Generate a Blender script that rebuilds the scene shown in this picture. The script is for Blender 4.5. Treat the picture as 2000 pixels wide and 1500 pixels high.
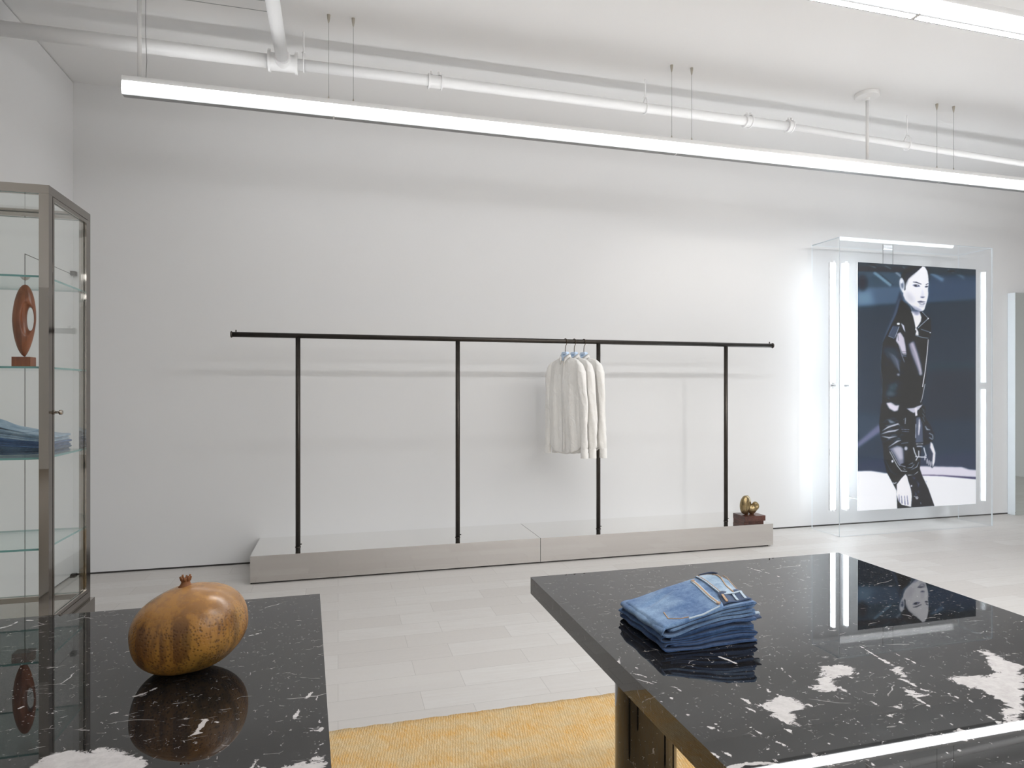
import bpy, bmesh, math, random
import numpy as np
from mathutils import Vector, Matrix

random.seed(7); rng = np.random.default_rng(7)
for o in list(bpy.data.objects): bpy.data.objects.remove(o)
scene = bpy.context.scene
COL = scene.collection

# ---------------------------------------------------------------- camera, world, exposure
F, TH, V0, H = 1255.0, 0.26436, 761.3, 1.25
cam_d = bpy.data.cameras.new('camera'); cam = bpy.data.objects.new('camera', cam_d); COL.objects.link(cam)
cam.location = (0, 0, H)
cam.rotation_euler = (math.pi/2, 0, -TH)
cam_d.sensor_width = 36; cam_d.lens = 36*F/2000; cam_d.shift_y = (V0-750)/2000
cam_d.clip_start = .02; cam_d.clip_end = 60
scene.camera = cam
scene.cycles.transparent_max_bounces = 32
scene.cycles.max_bounces = 16
scene.cycles.diffuse_bounces = 6
world = bpy.data.worlds.new('world'); scene.world = world; world.use_nodes = True
world.node_tree.nodes['Background'].inputs[0].default_value = (.8, .85, .9, 1)
world.node_tree.nodes['Background'].inputs[1].default_value = .2
vs = scene.view_settings
vs.view_transform = 'Standard'; vs.look = 'None'; vs.gamma = 1; vs.use_curve_mapping = False
vs.exposure = 0.0
LAMP_E = 8.0       # linear pendant diffusers
LAMP_FAR_E = 11.0    # the dimmed row beside the back wall
DOWN_GLOW_E = 140.0      # glow strip added under the pendants for downward light
TUBE_E = 18.0      # tubes in the acrylic case
LAMP_C = (.975, .985, 1.0)
TUBE_C = (.86, .94, 1.0)

# ---------------------------------------------------------------- helpers
def s2l(c):
    out = []
    for v in c[:3]:
        v = v/255 if max(c) > 1.001 else v
        out.append(v/12.92 if v <= .04045 else ((v+.055)/1.055)**2.4)
    return tuple(out)+(1,)

class NT:
    def __init__(s, name):
        s.m = bpy.data.materials.new(name); s.m.use_nodes = True
        s.t = s.m.node_tree; s.t.nodes.clear()
        s.out = s.n('ShaderNodeOutputMaterial')
    def n(s, typ, **kw):
        nd = s.t.nodes.new(typ)
        for k, v in kw.items():
            if k[0] == '_':
                key = k[1:]; key = int(key) if key.isdigit() else key.replace('_', ' ')
                if isinstance(v, bpy.types.NodeSocket): s.t.links.new(v, nd.inputs[key])
                else: nd.inputs[key].default_value = v
            else: setattr(nd, k, v)
        return nd
    def link(s, a, b): s.t.links.new(a, b)
    def noise(s, vec, scale, detail=3, rough=.5, dist=0):
        return s.n('ShaderNodeTexNoise', _Vector=vec, _Scale=scale, _Detail=detail, _Roughness=rough, _Distortion=dist).outputs[0]
    def math(s, op, a, b=0.0, c=0.0, clamp=False):
        return s.n('ShaderNodeMath', operation=op, use_clamp=clamp, _0=a, _1=b, _2=c).outputs[0]
    def ramp(s, v, a, b, x=0., y=1.):
        return s.n('ShaderNodeMapRange', _Value=v, _From_Min=a, _From_Max=b, _To_Min=x, _To_Max=y).outputs[0]
    def mix(s, f, a, b):
        nd = s.n('ShaderNodeMix', data_type='RGBA')
        for i, v in ((0, f), (6, a), (7, b)):
            if isinstance(v, bpy.types.NodeSocket): s.t.links.new(v, nd.inputs[i])
            else: nd.inputs[i].default_value = v
        return nd.outputs[2]
    def co(s, which='Object', scale=(1, 1, 1), rot=(0, 0, 0)):
        tc = s.n('ShaderNodeTexCoord').outputs[which]
        return s.n('ShaderNodeMapping', _Vector=tc, _Scale=scale, _Rotation=rot).outputs[0]
    def pbr(s, **kw):
        p = s.n('ShaderNodeBsdfPrincipled', **kw); s.link(p.outputs[0], s.out.inputs[0]); s.p = p; return p
    def bump(s, h, strength=.2, dist=.002):
        b = s.n('ShaderNodeBump', _Height=h, _Strength=strength, _Distance=dist)
        s.link(b.outputs[0], s.p.inputs['Normal'])

def plain(name, c, rough=.5, metal=0., ior=1.5, var=.03, scale=8, bump=0):
    t = NT(name); v = t.co(); nz = t.noise(v, scale, 4)
    cl = s2l(c); dk = tuple(x*(1-var) for x in cl[:3])+(1,); lt = tuple(min(1, x*(1+var)) for x in cl[:3])+(1,)
    t.pbr(_Base_Color=t.mix(nz, dk, lt), _Roughness=rough, _Metallic=metal, _IOR=ior)
    if bump: t.bump(t.noise(v, scale*6, 5), bump, .001)
    return t.m

def emit(name, c, e):
    t = NT(name); em = t.n('ShaderNodeEmission', _Color=tuple(c)+(1,), _Strength=e); t.link(em.outputs[0], t.out.inputs[0]); return t.m

def sheet_glass(name, tint=(1, 1, 1), ior=1.5, rough=0.0):
    t = NT(name)
    g = t.n('ShaderNodeNewGeometry')
    d = t.math('ABSOLUTE', t.n('ShaderNodeVectorMath', operation='DOT_PRODUCT', _0=g.outputs['Normal'], _1=g.outputs['Incoming']).outputs['Value'])
    f0 = ((ior-1)/(ior+1))**2
    fr = t.math('ADD', f0, t.math('MULTIPLY', 1-f0, t.math('POWER', t.math('SUBTRACT', 1.0, d, clamp=True), 5.0)), clamp=True)
    tr = t.n('ShaderNodeBsdfTransparent', _Color=tuple(tint)+(1,)).outputs[0]
    gl = t.n('ShaderNodeBsdfGlossy', _Color=(1, 1, 1, 1), _Roughness=rough).outputs[0]
    mx = t.n('ShaderNodeMixShader', _0=fr, _1=tr, _2=gl); t.link(mx.outputs[0], t.out.inputs[0]); return t.m

def obj(name, bm, mat, parent=None, smooth=False, bevel=0):
    if bevel: bmesh.ops.bevel(bm, geom=[e for e in bm.edges if e.is_manifold and e.calc_face_angle(0) > .6], offset=bevel, segments=2, affect='EDGES', profile=.5)
    me = bpy.data.meshes.new(name); bm.to_mesh(me); bm.free()
    return link(name, me, mat, parent, smooth)
def link(name, me, mat, parent=None, smooth=False):
    for m in (mat if isinstance(mat, (list, tuple)) else [mat]): me.materials.append(m)
    if smooth:
        for p in me.polygons: p.use_smooth = True
    o = bpy.data.objects.new(name, me); COL.objects.link(o)
    if parent: o.parent = parent
    return o
def pyd(name, verts, faces, mat, parent=None, smooth=True):
    me = bpy.data.meshes.new(name); me.from_pydata([tuple(map(float, v)) for v in verts], [], [tuple(map(int, f)) for f in faces]); me.update()
    return link(name, me, mat, parent, smooth)
def smooth_angle(o, deg=40):
    me = o.data
    for p in me.polygons: p.use_smooth = True
    try: me.set_sharp_from_angle(angle=math.radians(deg))
    except Exception: pass
def thing(name, label, cat, loc=(0, 0, 0), group=None, rz=0):
    o = bpy.data.objects.new(name, None); COL.objects.link(o); o.location = loc; o.rotation_euler = (0, 0, rz)
    o.empty_display_size = .05
    return tag(o, label, cat, group)
def tag(o, label, cat, group=None):
    o['label'] = label; o['category'] = cat
    if group: o['group'] = group
    return o
def struct(o): o['kind'] = 'structure'; return o
def box(bm, x0, x1, y0, y1, z0, z1):
    vs_ = [bm.verts.new(p) for p in ((x0,y0,z0),(x1,y0,z0),(x1,y1,z0),(x0,y1,z0),(x0,y0,z1),(x1,y0,z1),(x1,y1,z1),(x0,y1,z1))]
    for f in ((3,2,1,0),(4,5,6,7),(0,1,5,4),(1,2,6,5),(2,3,7,6),(3,0,4,7)): bm.faces.new([vs_[i] for i in f])
    return vs_
def B(*a):
    bm = bmesh.new(); box(bm, *a); return bm
def tube(bm, pts, r, n=12, cap=True):
    pts = [Vector(p) for p in pts]; rings = []
    rr = r if isinstance(r, (list, tuple)) else [r]*len(pts)
    up = None
    for i, p in enumerate(pts):
        d = (pts[min(i+1, len(pts)-1)]-pts[max(i-1, 0)]).normalized()
        if up is None: up = Vector((0, 0, 1)) if abs(d.z) < .9 else Vector((1, 0, 0))
        a = d.cross(up).normalized(); b = a.cross(d).normalized(); up = b
        rings.append([bm.verts.new(p+(a*math.cos(2*math.pi*k/n)+b*math.sin(2*math.pi*k/n))*rr[i]) for k in range(n)])
    for A, C in zip(rings, rings[1:]):
        for k in range(n): bm.faces.new((A[k], A[(k+1) % n], C[(k+1) % n], C[k]))
    if cap:
        bm.faces.new(rings[0]); bm.faces.new(rings[-1][::-1])
    bmesh.ops.recalc_face_normals(bm, faces=bm.faces[:])
    return bm
def T(pts, r, n=12): return tube(bmesh.new(), pts, r, n)
def lathe(bm, prof, cx=0, cy=0, n=32, axis='z', z0=0):
    rings = []
    for r, z in prof:
        ring = []
        for k in range(n):
            a = 2*math.pi*k/n; c, s = math.cos(a)*r, math.sin(a)*r
            ring.append(bm.verts.new((cx+c, cy+s, z0+z) if axis == 'z' else (cx+z, cy+c, z0+s)))
        rings.append(ring)
    for A, C in zip(rings, rings[1:]):
        for k in range(n): bm.faces.new((A[k], A[(k+1) % n], C[(k+1) % n], C[k]))
    bm.faces.new(rings[0]); bm.faces.new(rings[-1][::-1])
    bmesh.ops.recalc_face_normals(bm, faces=bm.faces[:]); return bm

def isosurface(fn, lo, hi, step):
    """surface nets of fn<0 on a box; returns verts, quads"""
    xs = [np.arange(lo[i], hi[i]+step, step) for i in range(3)]
    G = np.meshgrid(*xs, indexing='ij'); V = fn(*G)
    nx, ny, nz = V.shape; ins = V < 0
    idx = -np.ones((nx-1, ny-1, nz-1), int); verts = []
    c = sum(ins[a:nx-1+a, b:ny-1+b, d:nz-1+d].astype(int) for a in (0, 1) for b in (0, 1) for d in (0, 1))
    for i, j, k in np.argwhere((c > 0) & (c < 8)):
        acc = np.zeros(3); m = 0
        for ax in range(3):
            for a in (0, 1):
                for b in (0, 1):
                    p = [i, j, k]; o1, o2 = [q for q in range(3) if q != ax]
                    p[o1] += a; p[o2] += b; q = list(p); q[ax] += 1
                    v0, v1 = V[tuple(p)], V[tuple(q)]
                    if (v0 < 0) != (v1 < 0):
                        t = v0/(v0-v1); w = np.array(p, float); w[ax] += t; acc += w; m += 1
        idx[i, j, k] = len(verts); verts.append(np.array(lo)+acc/m*step)
    faces = []
    for ax in range(3):
        o1, o2 = [(1, 2), (2, 0), (0, 1)][ax]
        sl = [slice(None)]*3; s2 = [slice(None)]*3; sl[ax] = slice(0, -1); s2[ax] = slice(1, None)
        A, Bq = ins[tuple(sl)], ins[tuple(s2)]
        for p in np.argwhere(A != Bq):
            if p[o1] == 0 or p[o2] == 0: continue
            q = []
            try:
                for d1, d2 in ((0, 0), (-1, 0), (-1, -1), (0, -1)):
                    r = p.copy(); r[o1] += d1; r[o2] += d2; q.append(idx[tuple(r)])
            except IndexError: continue
            if min(q) < 0: continue
            faces.append(q if not A[tuple(p)] else q[::-1])
    return verts, faces

def paint_poly(img, pts, col, blur=0, alpha=1.0):
    """soft filled polygon on a float image (h,w,c)"""
    h, w = img.shape[:2]; P = np.array(pts, float); pad = int(3*blur+3)
    x0, x1 = max(0, int(P[:, 0].min())-pad), min(w, int(P[:, 0].max())+pad+2)
    y0, y1 = max(0, int(P[:, 1].min())-pad), min(h, int(P[:, 1].max())+pad+2)
    if x1 <= x0 or y1 <= y0: return
    X, Y = np.meshgrid(np.arange(x0, x1)+.5, np.arange(y0, y1)+.5)
    ins = np.zeros(X.shape, bool); n = len(P)
    for i in range(n):
        xa, ya = P[i]; xb, yb = P[(i+1) % n]
        if ya == yb: continue
        ins ^= ((Y > min(ya, yb)) & (Y <= max(ya, yb)) & (X < xa+(Y-ya)*(xb-xa)/(yb-ya)))
    m = ins.astype(float)
    if blur > 0:
        r = int(2.5*blur+1); k = np.exp(-.5*(np.arange(-r, r+1)/blur)**2); k /= k.sum()
        if m.shape[0] > 2 and m.shape[1] > 2:
            for ax in (0, 1):
                mp = np.pad(m, [(r, r) if a == ax else (0, 0) for a in (0, 1)])
                m = sum(k[i]*(mp[i:i+m.shape[0], :] if ax == 0 else mp[:, i:i+m.shape[1]]) for i in range(2*r+1))
    m = (m*alpha)[..., None]
    img[y0:y1, x0:x1] = img[y0:y1, x0:x1]*(1-m)+np.array(col, float)*m
def stroke_pts(pts, w):
    P = np.array(pts, float); ws = w if isinstance(w, (list, tuple)) else [w]*len(P); L, R = [], []
    for i in range(len(P)):
        d = P[min(i+1, len(P)-1)]-P[max(i-1, 0)]; d /= max(1e-6, np.hypot(*d)); n = np.array([-d[1], d[0]])
        L.append(P[i]+n*ws[i]/2); R.append(P[i]-n*ws[i]/2)
    return L+R[::-1]
def ell(cx, cy, rx, ry, rot=0, n=24):
    a = np.linspace(0, 2*np.pi, n, endpoint=False); c, s = math.cos(rot), math.sin(rot)
    return [(cx+rx*np.cos(t)*c-ry*np.sin(t)*s, cy+rx*np.cos(t)*s+ry*np.sin(t)*c) for t in a]

# perspective of the reference, used once to turn measured marks into table / poster coordinates
def to_px(x, y, z):
    s, c = math.sin(TH), math.cos(TH); d = x*s+y*c
    return 1000+F*(x*c-y*s)/d, V0-F*(z-H)/d

# ---------------------------------------------------------------- materials
M = {}
M['wall'] = plain('white_wall_paint', (213, 213, 213), .9, var=.012, scale=3)
M['ceil'] = plain('ceiling_paint', (224, 224, 224), .9, var=.01, scale=3)
M['white_metal'] = plain('white_painted_metal', (226, 226, 226), .35, var=.01)
M['pipe'] = plain('white_painted_pipe', (232, 232, 232), .45, var=.015, bump=.1)
M['gap'] = plain('dark_shadow_gap', (70, 68, 66), .9)  # dark tone stands for the shade inside gaps and recesses
M['lamp'] = emit('lit_diffuser', LAMP_C, LAMP_E)
M['lens'] = emit('added_down_glow', LAMP_C, DOWN_GLOW_E)
M['lamp_far'] = emit('lit_diffuser_dimmed', LAMP_C, LAMP_FAR_E)
M['tube'] = emit('lit_tube', TUBE_C, TUBE_E)
M['wire'] = plain('steel_wire', (150, 150, 150), .4, .6)
M['grip'] = plain('brushed_gripper', (178, 172, 160), .35, .6)
M['grey'] = plain('grey_channel', (150, 152, 153), .5)
M['steel'] = plain('polished_steel', (178, 172, 164), .03, 1., var=.02)
M['steel_side'] = plain('darkened_steel_side', (122, 116, 110), .1, 1., var=.03)  # same steel darkened for side faces, imitating their dark reflection
M['glass'] = sheet_glass('clear_glass', (.985, .995, .99), 1.3)
M['shelf'] = sheet_glass('shelf_glass', (.9, .96, .95))
M['edge'] = plain('green_glass_edge', (104, 150, 148), .15, var=.05)
M['acrylic'] = sheet_glass('clear_acrylic', (.985, .99, .995), 1.49)
M['acrylic_edge'] = plain('polished_acrylic_edge', (222, 228, 232), .2)
M['iron'] = plain('blackened_steel', (66, 62, 58), .38, .85, var=.25, scale=30)
M['tagblue'] = plain('pale_blue_card', (200, 219, 242), .6)
M['tagink'] = plain('blue_print', (110, 145, 190), .6)
M['hook'] = plain('hanger_wire', (90, 80, 68), .3, .9)

def floor_mat():
    t = NT('stone_plank_floor'); v = t.co()
    def br(sx, off, c1, c2, mortar):
        b = t.n('ShaderNodeTexBrick', offset=.37, offset_frequency=2, squash=1, _Vector=v, _Color1=c1, _Color2=c2, _Mortar=mortar,
                _Scale=1., _Mortar_Size=.0007, _Mortar_Smooth=.1, _Bias=0., _Brick_Width=.52, _Row_Height=.157)
        return b
    b = br(1, 0, (0, 0, 0, 1), (1, 1, 1, 1), (.5, .5, .5, 1))
    tone = b.outputs[0]; mort = b.outputs[1]
    streak = t.noise(t.co(scale=(1.3, 16, 1)), 3, 5, .6)
    fine = t.noise(v, 60, 3)
    c = t.mix(tone, s2l((194, 190, 186)), s2l((207, 205, 202)))
    c = t.mix(t.ramp(streak, .35, .7), c, s2l((198, 194, 190)))
    c = t.mix(t.math('MULTIPLY', t.ramp(t.noise(t.co(scale=(2, 9, 1)), 4, 6, .7), .62, .8), .5), c, s2l((176, 166, 160)))
    c = t.mix(t.math('MULTIPLY', mort, .75), c, s2l((140, 136, 131)))
    t.pbr(_Base_Color=c, _Roughness=t.ramp(fine, .3, .7, .42, .55), _IOR=1.4)
    t.bump(t.math('SUBTRACT', streak, mort), .08, .002)
    return t.m
M['floor'] = floor_mat()

def marble_mat():
    t = NT('polished_black_marble'); v = t.co()
    base = t.mix(t.noise(v, 9, 6, .65), s2l((16, 15, 15)), s2l((36, 35, 35)))
    attr = t.n('ShaderNodeAttribute', attribute_name='veins').outputs['Fac']
    nz = t.noise(t.co(scale=(1, 1.7, 1), rot=(0, 0, .5)), 34, 10, .74, .8); nz2 = t.noise(v, 10, 5, .6)
    a = t.math('ADD', attr, t.math('MULTIPLY', t.math('SUBTRACT', nz, .5), 2.1))
    patch = t.math('MULTIPLY', t.ramp(a, .46, .54), t.ramp(attr, .08, .24))
    # thin crackle lines
    def lines(sc, stretch, thr, keep, rot):
        vv = t.co(scale=stretch, rot=(0, 0, rot))
        dv = t.n('ShaderNodeVectorMath', operation='ADD', _0=vv, _1=t.n('ShaderNodeVectorMath', operation='SCALE', _0=t.n('ShaderNodeTexNoise', _Vector=vv, _Scale=sc*1.1, _Detail=4).outputs[1], _3=.5/sc).outputs[0]).outputs[0]
        e = t.n('ShaderNodeTexVoronoi', feature='DISTANCE_TO_EDGE', _Vector=dv, _Scale=sc).outputs['Distance']
        k = t.noise(vv, sc*.9, 4, .6)
        return t.math('MULTIPLY', t.ramp(e, thr, thr*.35), t.ramp(k, keep, keep+.06))
    l1 = lines(6, (1, 1.6, 1), .010, .60, .5)
    l2 = lines(30, (1, 2.6, 1), .028, .60, -.3)
    l3 = lines(60, (1.6, 1, 1), .045, .61, .2)
    dots = t.math('MULTIPLY', t.ramp(t.n('ShaderNodeTexVoronoi', _Vector=t.co(scale=(1, 2.2, 1)), _Scale=70.).outputs['Distance'], .13, .07), t.ramp(t.noise(v, 40, 2), .54, .6))
    m = t.math('MAXIMUM', patch, t.math('MAXIMUM', t.math('MULTIPLY', l1, .8), t.math('MAXIMUM', t.math('MULTIPLY', l2, .65), t.math('MAXIMUM', t.math('MULTIPLY', l3, .5), t.math('MULTIPLY', dots, .7)))))
    vc = t.mix(t.noise(v, 60, 6, .7), s2l((156, 151, 149)), s2l((216, 212, 210)))
    c = t.mix(m, base, vc)
    t.pbr(_Base_Color=c, _Roughness=.012, _IOR=1.7)
    return t.m
M['marble'] = marble_mat()

def rug_mat():
    t = NT('golden_wool_rug'); v = t.co()
    blot = t.noise(t.co(scale=(1, 1.6, 1)), 5.5, 8, .72); fib = t.noise(t.co(scale=(46, 5, 1), rot=(0, 0, .22)), 5, 5, .65)
    rib = t.n('ShaderNodeTexWave', wave_type='BANDS', bands_direction='X', _Vector=t.co(rot=(0, 0, .18)), _Scale=34., _Distortion=5., _Detail=4., _Detail_Scale=4.).outputs['Fac']
    c = t.mix(t.ramp(blot, .38, .62), s2l((216, 166, 88)), s2l((206, 182, 138)))
    c = t.mix(t.math('MULTIPLY', t.ramp(fib, .42, .6), .6), c, s2l((228, 206, 164)))
    c = t.mix(t.math('MULTIPLY', t.ramp(rib, .4, 0.), .3), c, s2l((178, 134, 74)))
    t.pbr(_Base_Color=c, _Roughness=.95)
    t.bump(t.math('ADD', rib, fib), .6, .003)
    return t.m
M['rug'] = rug_mat()

def denim(name, dark, light, wash=.5, seed=0.):
    t = NT(name); tc = t.n('ShaderNodeTexCoord').outputs['Object']
    v = t.n('ShaderNodeMapping', _Vector=tc, _Location=(seed, seed*.7, 0)).outputs[0]
    big = t.noise(v, 14, 4, .6); fine = t.noise(v, 420, 3, .7); mid = t.noise(v, 90, 5, .7)
    c = t.mix(t.ramp(big, .5-wash*.25, .5+wash*.3), s2l(dark), s2l(light))
    c = t.mix(t.math('MULTIPLY', t.ramp(mid, .4, .75), .35), c, s2l(tuple(min(255, x+34) for x in light)))
    c = t.mix(t.math('MULTIPLY', t.ramp(fine, .4, .6), .35), c, s2l(tuple(max(0, x-18) for x in dark)))
    t.pbr(_Base_Color=c, _Roughness=.9)
    t.p.inputs['Sheen Weight'].default_value = .15
    t.bump(fine, .5, .0006)
    return t.m
M['denim_top'] = denim('faded_blue_denim', (56, 90, 134), (122, 150, 180), .5)
M['denim_mid'] = denim('mid_blue_denim', (38, 68, 110), (70, 102, 144), .5, 3)
M['denim_low'] = denim('deep_blue_denim', (32, 60, 100), (60, 90, 132), .5, 6)
M['denim_in'] = denim('denim_inside', (26, 42, 70), (58, 80, 112), .5, 9)
M['denim_pale'] = denim('pale_washed_denim', (112, 138, 162), (164, 182, 198), .5, 12)
M['denim_dark'] = denim('dark_blue_denim', (42, 66, 92), (74, 98, 124), .5, 15)
M['seam'] = plain('tan_seam_stitching', (176, 146, 118), .8, var=.2, scale=200)
M['seam_pale'] = plain('pale_frayed_seam', (172, 186, 198), .9, var=.2, scale=200)

def cloth_mat():
    t = NT('white_cotton_shirting'); v = t.co()
    t.pbr(_Base_Color=t.mix(t.noise(v, 20, 3), s2l((236, 234, 230)), s2l((244, 243, 240))), _Roughness=.85)
    t.p.inputs['Sheen Weight'].default_value = .1
    t.bump(t.math('ADD', t.noise(t.co(scale=(1, 1, .3)), 26, 5, .65, .6), t.math('MULTIPLY', t.noise(t.co(), 11, 3, .5, 1.5), 1.4)), .75, .007)
    return t.m
M['cotton'] = cloth_mat()

def wood_mat(name, dark, light, sc=(30, 30, 3), rough=.3):
    t = NT(name); v = t.co(scale=sc)
    g = t.noise(v, 2.2, 7, .62, .8); w = t.noise(t.co(), 9, 2)
    c = t.mix(t.ramp(g, .3, .7), s2l(dark), s2l(light)); c = t.mix(t.math('MULTIPLY', t.ramp(w, .4, .7), .35), c, s2l(tuple(min(255, x*1.25) for x in light)))
    t.pbr(_Base_Color=c, _Roughness=rough)
    return t.m
M['wood'] = wood_mat('oiled_brown_wood', (96, 48, 26), (146, 84, 50))
M['wood_dark'] = wood_mat('dark_rosewood', (44, 26, 22), (92, 56, 46), (40, 2, 40), .25)
M['bronze'] = plain('patinated_bronze', (146, 128, 94), .26, .85, var=.4, scale=40)

def gourd_mat():
    t = NT('mottled_gourd_skin'); v = t.co(); z = t.n('ShaderNodeSeparateXYZ', _0=v).outputs[2]
    base = t.mix(t.noise(v, 14, 5, .6), s2l((130, 90, 32)), s2l((174, 122, 56)))
    st = t.noise(t.co(scale=(26, 26, 1.6)), 1.6, 4, .6)
    base = t.mix(t.math('MULTIPLY', t.ramp(st, .46, .58), .8), base, s2l((84, 52, 26)))
    base = t.mix(t.math('MULTIPLY', t.ramp(t.noise(v, 9, 3), .5, .7), .35), base, s2l((132, 114, 44)))
    pore = t.n('ShaderNodeTexVoronoi', _Vector=v, _Scale=210.).outputs['Distance']
    low = t.ramp(t.math('ADD', z, t.math('MULTIPLY', t.noise(v, 16, 3), .05)), .155, .12)
    pm = t.math('MULTIPLY', t.math('MULTIPLY', t.ramp(pore, .5, .15), low), t.ramp(t.noise(v, 60, 3), .3, .5))
    base = t.mix(t.math('MULTIPLY', pm, .8), base, s2l((66, 38, 12)))
    swirl = t.noise(t.co(scale=(1, 1, 2.5)), 26, 5, .6, 2.2)
    top = t.ramp(z, .10, .145)
    base = t.mix(t.math('MULTIPLY', top, .6), base, s2l((182, 136, 88)))
    base = t.mix(t.math('MULTIPLY', t.math('MULTIPLY', t.ramp(swirl, .5, .6), t.ramp(swirl, .7, .6)), t.math('MULTIPLY', top, .7)), base, s2l((140, 106, 76)))
    t.pbr(_Base_Color=base, _Roughness=t.math('ADD', t.math('MULTIPLY', low, .12), .24))
    t.bump(t.math('ADD', t.math('MULTIPLY', t.ramp(pore, .1, .5), low), t.math('MULTIPLY', t.noise(v, 30, 4), .6)), .35, .0012)
    return t.m
M['gourd'] = gourd_mat()
M['mirror'] = plain('silvered_mirror', (226, 232, 230), .01, 1., var=0)
M['plinth'] = plain('plinth_steel_shaded', (209, 205, 201), .09, 1., var=.015, scale=2)  # side copy of the steel, darkened to imitate its dimmer reflection
M['plinth_top'] = plain('plinth_steel_lit_top', (244, 243, 241), .012, 1., var=.0, scale=2)  # top copy of the steel, lightened to imitate the reflected wall

# ---------------------------------------------------------------- the room
X0, X1, Y0, Y1, ZC = -1.719, 9.5, -7.0, 4.94, 3.319
struct(obj('floor', B(X0-.1, X1+.1, Y0-.1, Y1+.1, -.1, 0), M['floor']))
struct(obj('ceiling', B(X0-.1, X1+.1, Y0-.1, Y1+.1, ZC, ZC+.1), M['ceil']))
struct(obj('wall_back', B(X0-.1, X1+.1, Y1, Y1+.1, .014, ZC), M['wall']))
struct(obj('wall_left', B(X0-.1, X0, Y0, Y1, .012, ZC-.006), M['wall']))
struct(obj('wall_right', B(X1, X1+.1, Y0, Y1, 0, ZC), M['wall']))
struct(obj('wall_front', B(X0, X1, Y0-.1, Y0, 0, ZC), M['wall']))
struct(obj('base_gap_shade_back', B(X0, X1, Y1+.012, Y1+.09, 0, .014), M['gap']))  # dark strip painting the shade of the gap below the back wall
struct(obj('base_gap_shade_left', B(X0-.09, X0-.012, Y0, Y1, 0, .012), M['gap']))  # same painted gap shade below the left wall
struct(obj('ceiling_gap_shade', B(X0-.09, X0-.01, Y0, Y1, ZC-.006, ZC), M['gap']))  # dark strip for the shade between left wall and ceiling
# flush door in the left wall, its shadow gap painted as a dark strip
d = obj('door_1', B(X0-.002, X0+.0015, 4.252, 4.90, .016, 2.02), M['wall']); struct(d)
bm = bmesh.new()
box(bm, X0, X0+.0018, 4.247, 4.252, .012, 2.024); box(bm, X0, X0+.0018, 4.252, 4.90, 2.02, 2.024)
obj('door_gap', bm, M['gap'], d)
hb = bmesh.new(); box(hb, X0+.001, X0+.03, 4.885, 4.925, 2.012, 2.04); box(hb, X0+.001, X0+.03, 4.885, 4.925, .0, .022)
obj('pivot_hinge', hb, M['iron'], d)
# slim recessed access panel in the ceiling
ap = bmesh.new()
box(ap, -1.4, -.36, 3.640, 3.645, ZC-.0012, ZC); box(ap, -1.4, -.36, 3.740, 3.745, ZC-.0012, ZC); box(ap, -.365, -.36, 3.64, 3.745, ZC-.002, ZC)
struct(obj('trim_2', ap, M['grey']))

# ---------------------------------------------------------------- linear pendant lights
def linear_light(x0, x1, y, label, wires=(), rods=(), group=None, endcaps=True):
    t = thing('linear_pendant_light', label, 'ceiling light', ((x0+x1)/2, y, 2.75), group)
    cx = (x0+x1)/2
    a, b = x0-cx, x1-cx
    hs = bmesh.new(); box(hs, a+.002, b-.002, -.0225, .0225, .072, .098)
    obj('housing', hs, M['white_metal'], t, bevel=.003)
    df = bmesh.new()
    prof = [(-.024, .008), (-.029, .03), (-.029, .058), (-.0215, .0725), (.0215, .0725), (.029, .058), (.029, .03), (.024, .008)]
    A = [df.verts.new((a+.004, p[0], p[1])) for p in prof]; C = [df.verts.new((b-.004, p[0], p[1])) for p in prof]
    for k in range(8): df.faces.new((A[k], A[(k+1) % 8], C[(k+1) % 8], C[k]))
    df.faces.new(A[::-1]); df.faces.new(C); bmesh.ops.recalc_face_normals(df, faces=df.faces[:])
    obj('diffuser', df, M['lamp_far'] if y > 3 else M['lamp'], t)
    obj('underside_strip', B(a+.004, b-.004, -.018, .018, .0015, .0085), M['grey'], t)
    if y < 3:
        ln = bmesh.new(); vv = [ln.verts.new(p) for p in ((a+.01, -.012, .001), (a+.01, .012, .001), (b-.01, .012, .001), (b-.01, -.012, .001))]
        ln.faces.new(vv); box_ = obj('lens', ln, M['lens'], t)  # emissive strip added for downward light, not a part of the fixture
    for xx in ((a, a+.004), (b-.004, b)):
        e = bmesh.new(); box(e, xx[0], xx[1], -.0215, .0215, .002, .1); obj('end_cap', e, M['white_metal'], t)
    for w in wires:
        w -= cx
        obj('wire', T([(w, 0, .112), (w, 0, ZC-2.75-.03)], .0013, 6), M['wire'], t)
        g = bmesh.new(); lathe(g, [(.0042, .097), (.0042, .112), (.002, .122)], w, 0, 10); obj('lower_gripper', g, M['grip'], t)
        g = bmesh.new(); lathe(g, [(.003, ZC-2.75-.045), (.008, ZC-2.75-.02), (.0095, ZC-2.75-.0005)], w, 0, 12); obj('ceiling_gripper', g, M['grip'], t)
    for kind, w in rods:
        w -= cx
        if kind == 'rod':
            obj('stem', T([(w, 0, .098), (w, 0, ZC-2.75-.001)], .0105, 16), M['white_metal'], t, True)
        elif kind == 'cord':
            obj('cord', T([(w, 0, .098), (w+.004, 0, .2), (w-.002, 0, .35), (w, 0, ZC-2.75-.001)], .0016, 6), M['wire'], t)
        else:
            obj('stem', T([(w, 0, .098), (w, 0, ZC-2.75-.03)], .0105, 16), M['white_metal'], t, True)
            g = bmesh.new(); lathe(g, [(.016, ZC-2.75-.05), (.018, ZC-2.75-.032), (.075, ZC-2.75-.026), (.079, ZC-2.75-.02), (.079, ZC-2.75-.0005)], w, 0, 40)
            smooth_angle(obj('ceiling_canopy', g, M['white_metal'], t))
    return t
YL = 3.686
linear_light(-1.062, -.023, YL, 'short white linear light hung by a stem at the left end of the far row', (-.05,), (('rod', -.985), ('cord', -.955)))
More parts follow.
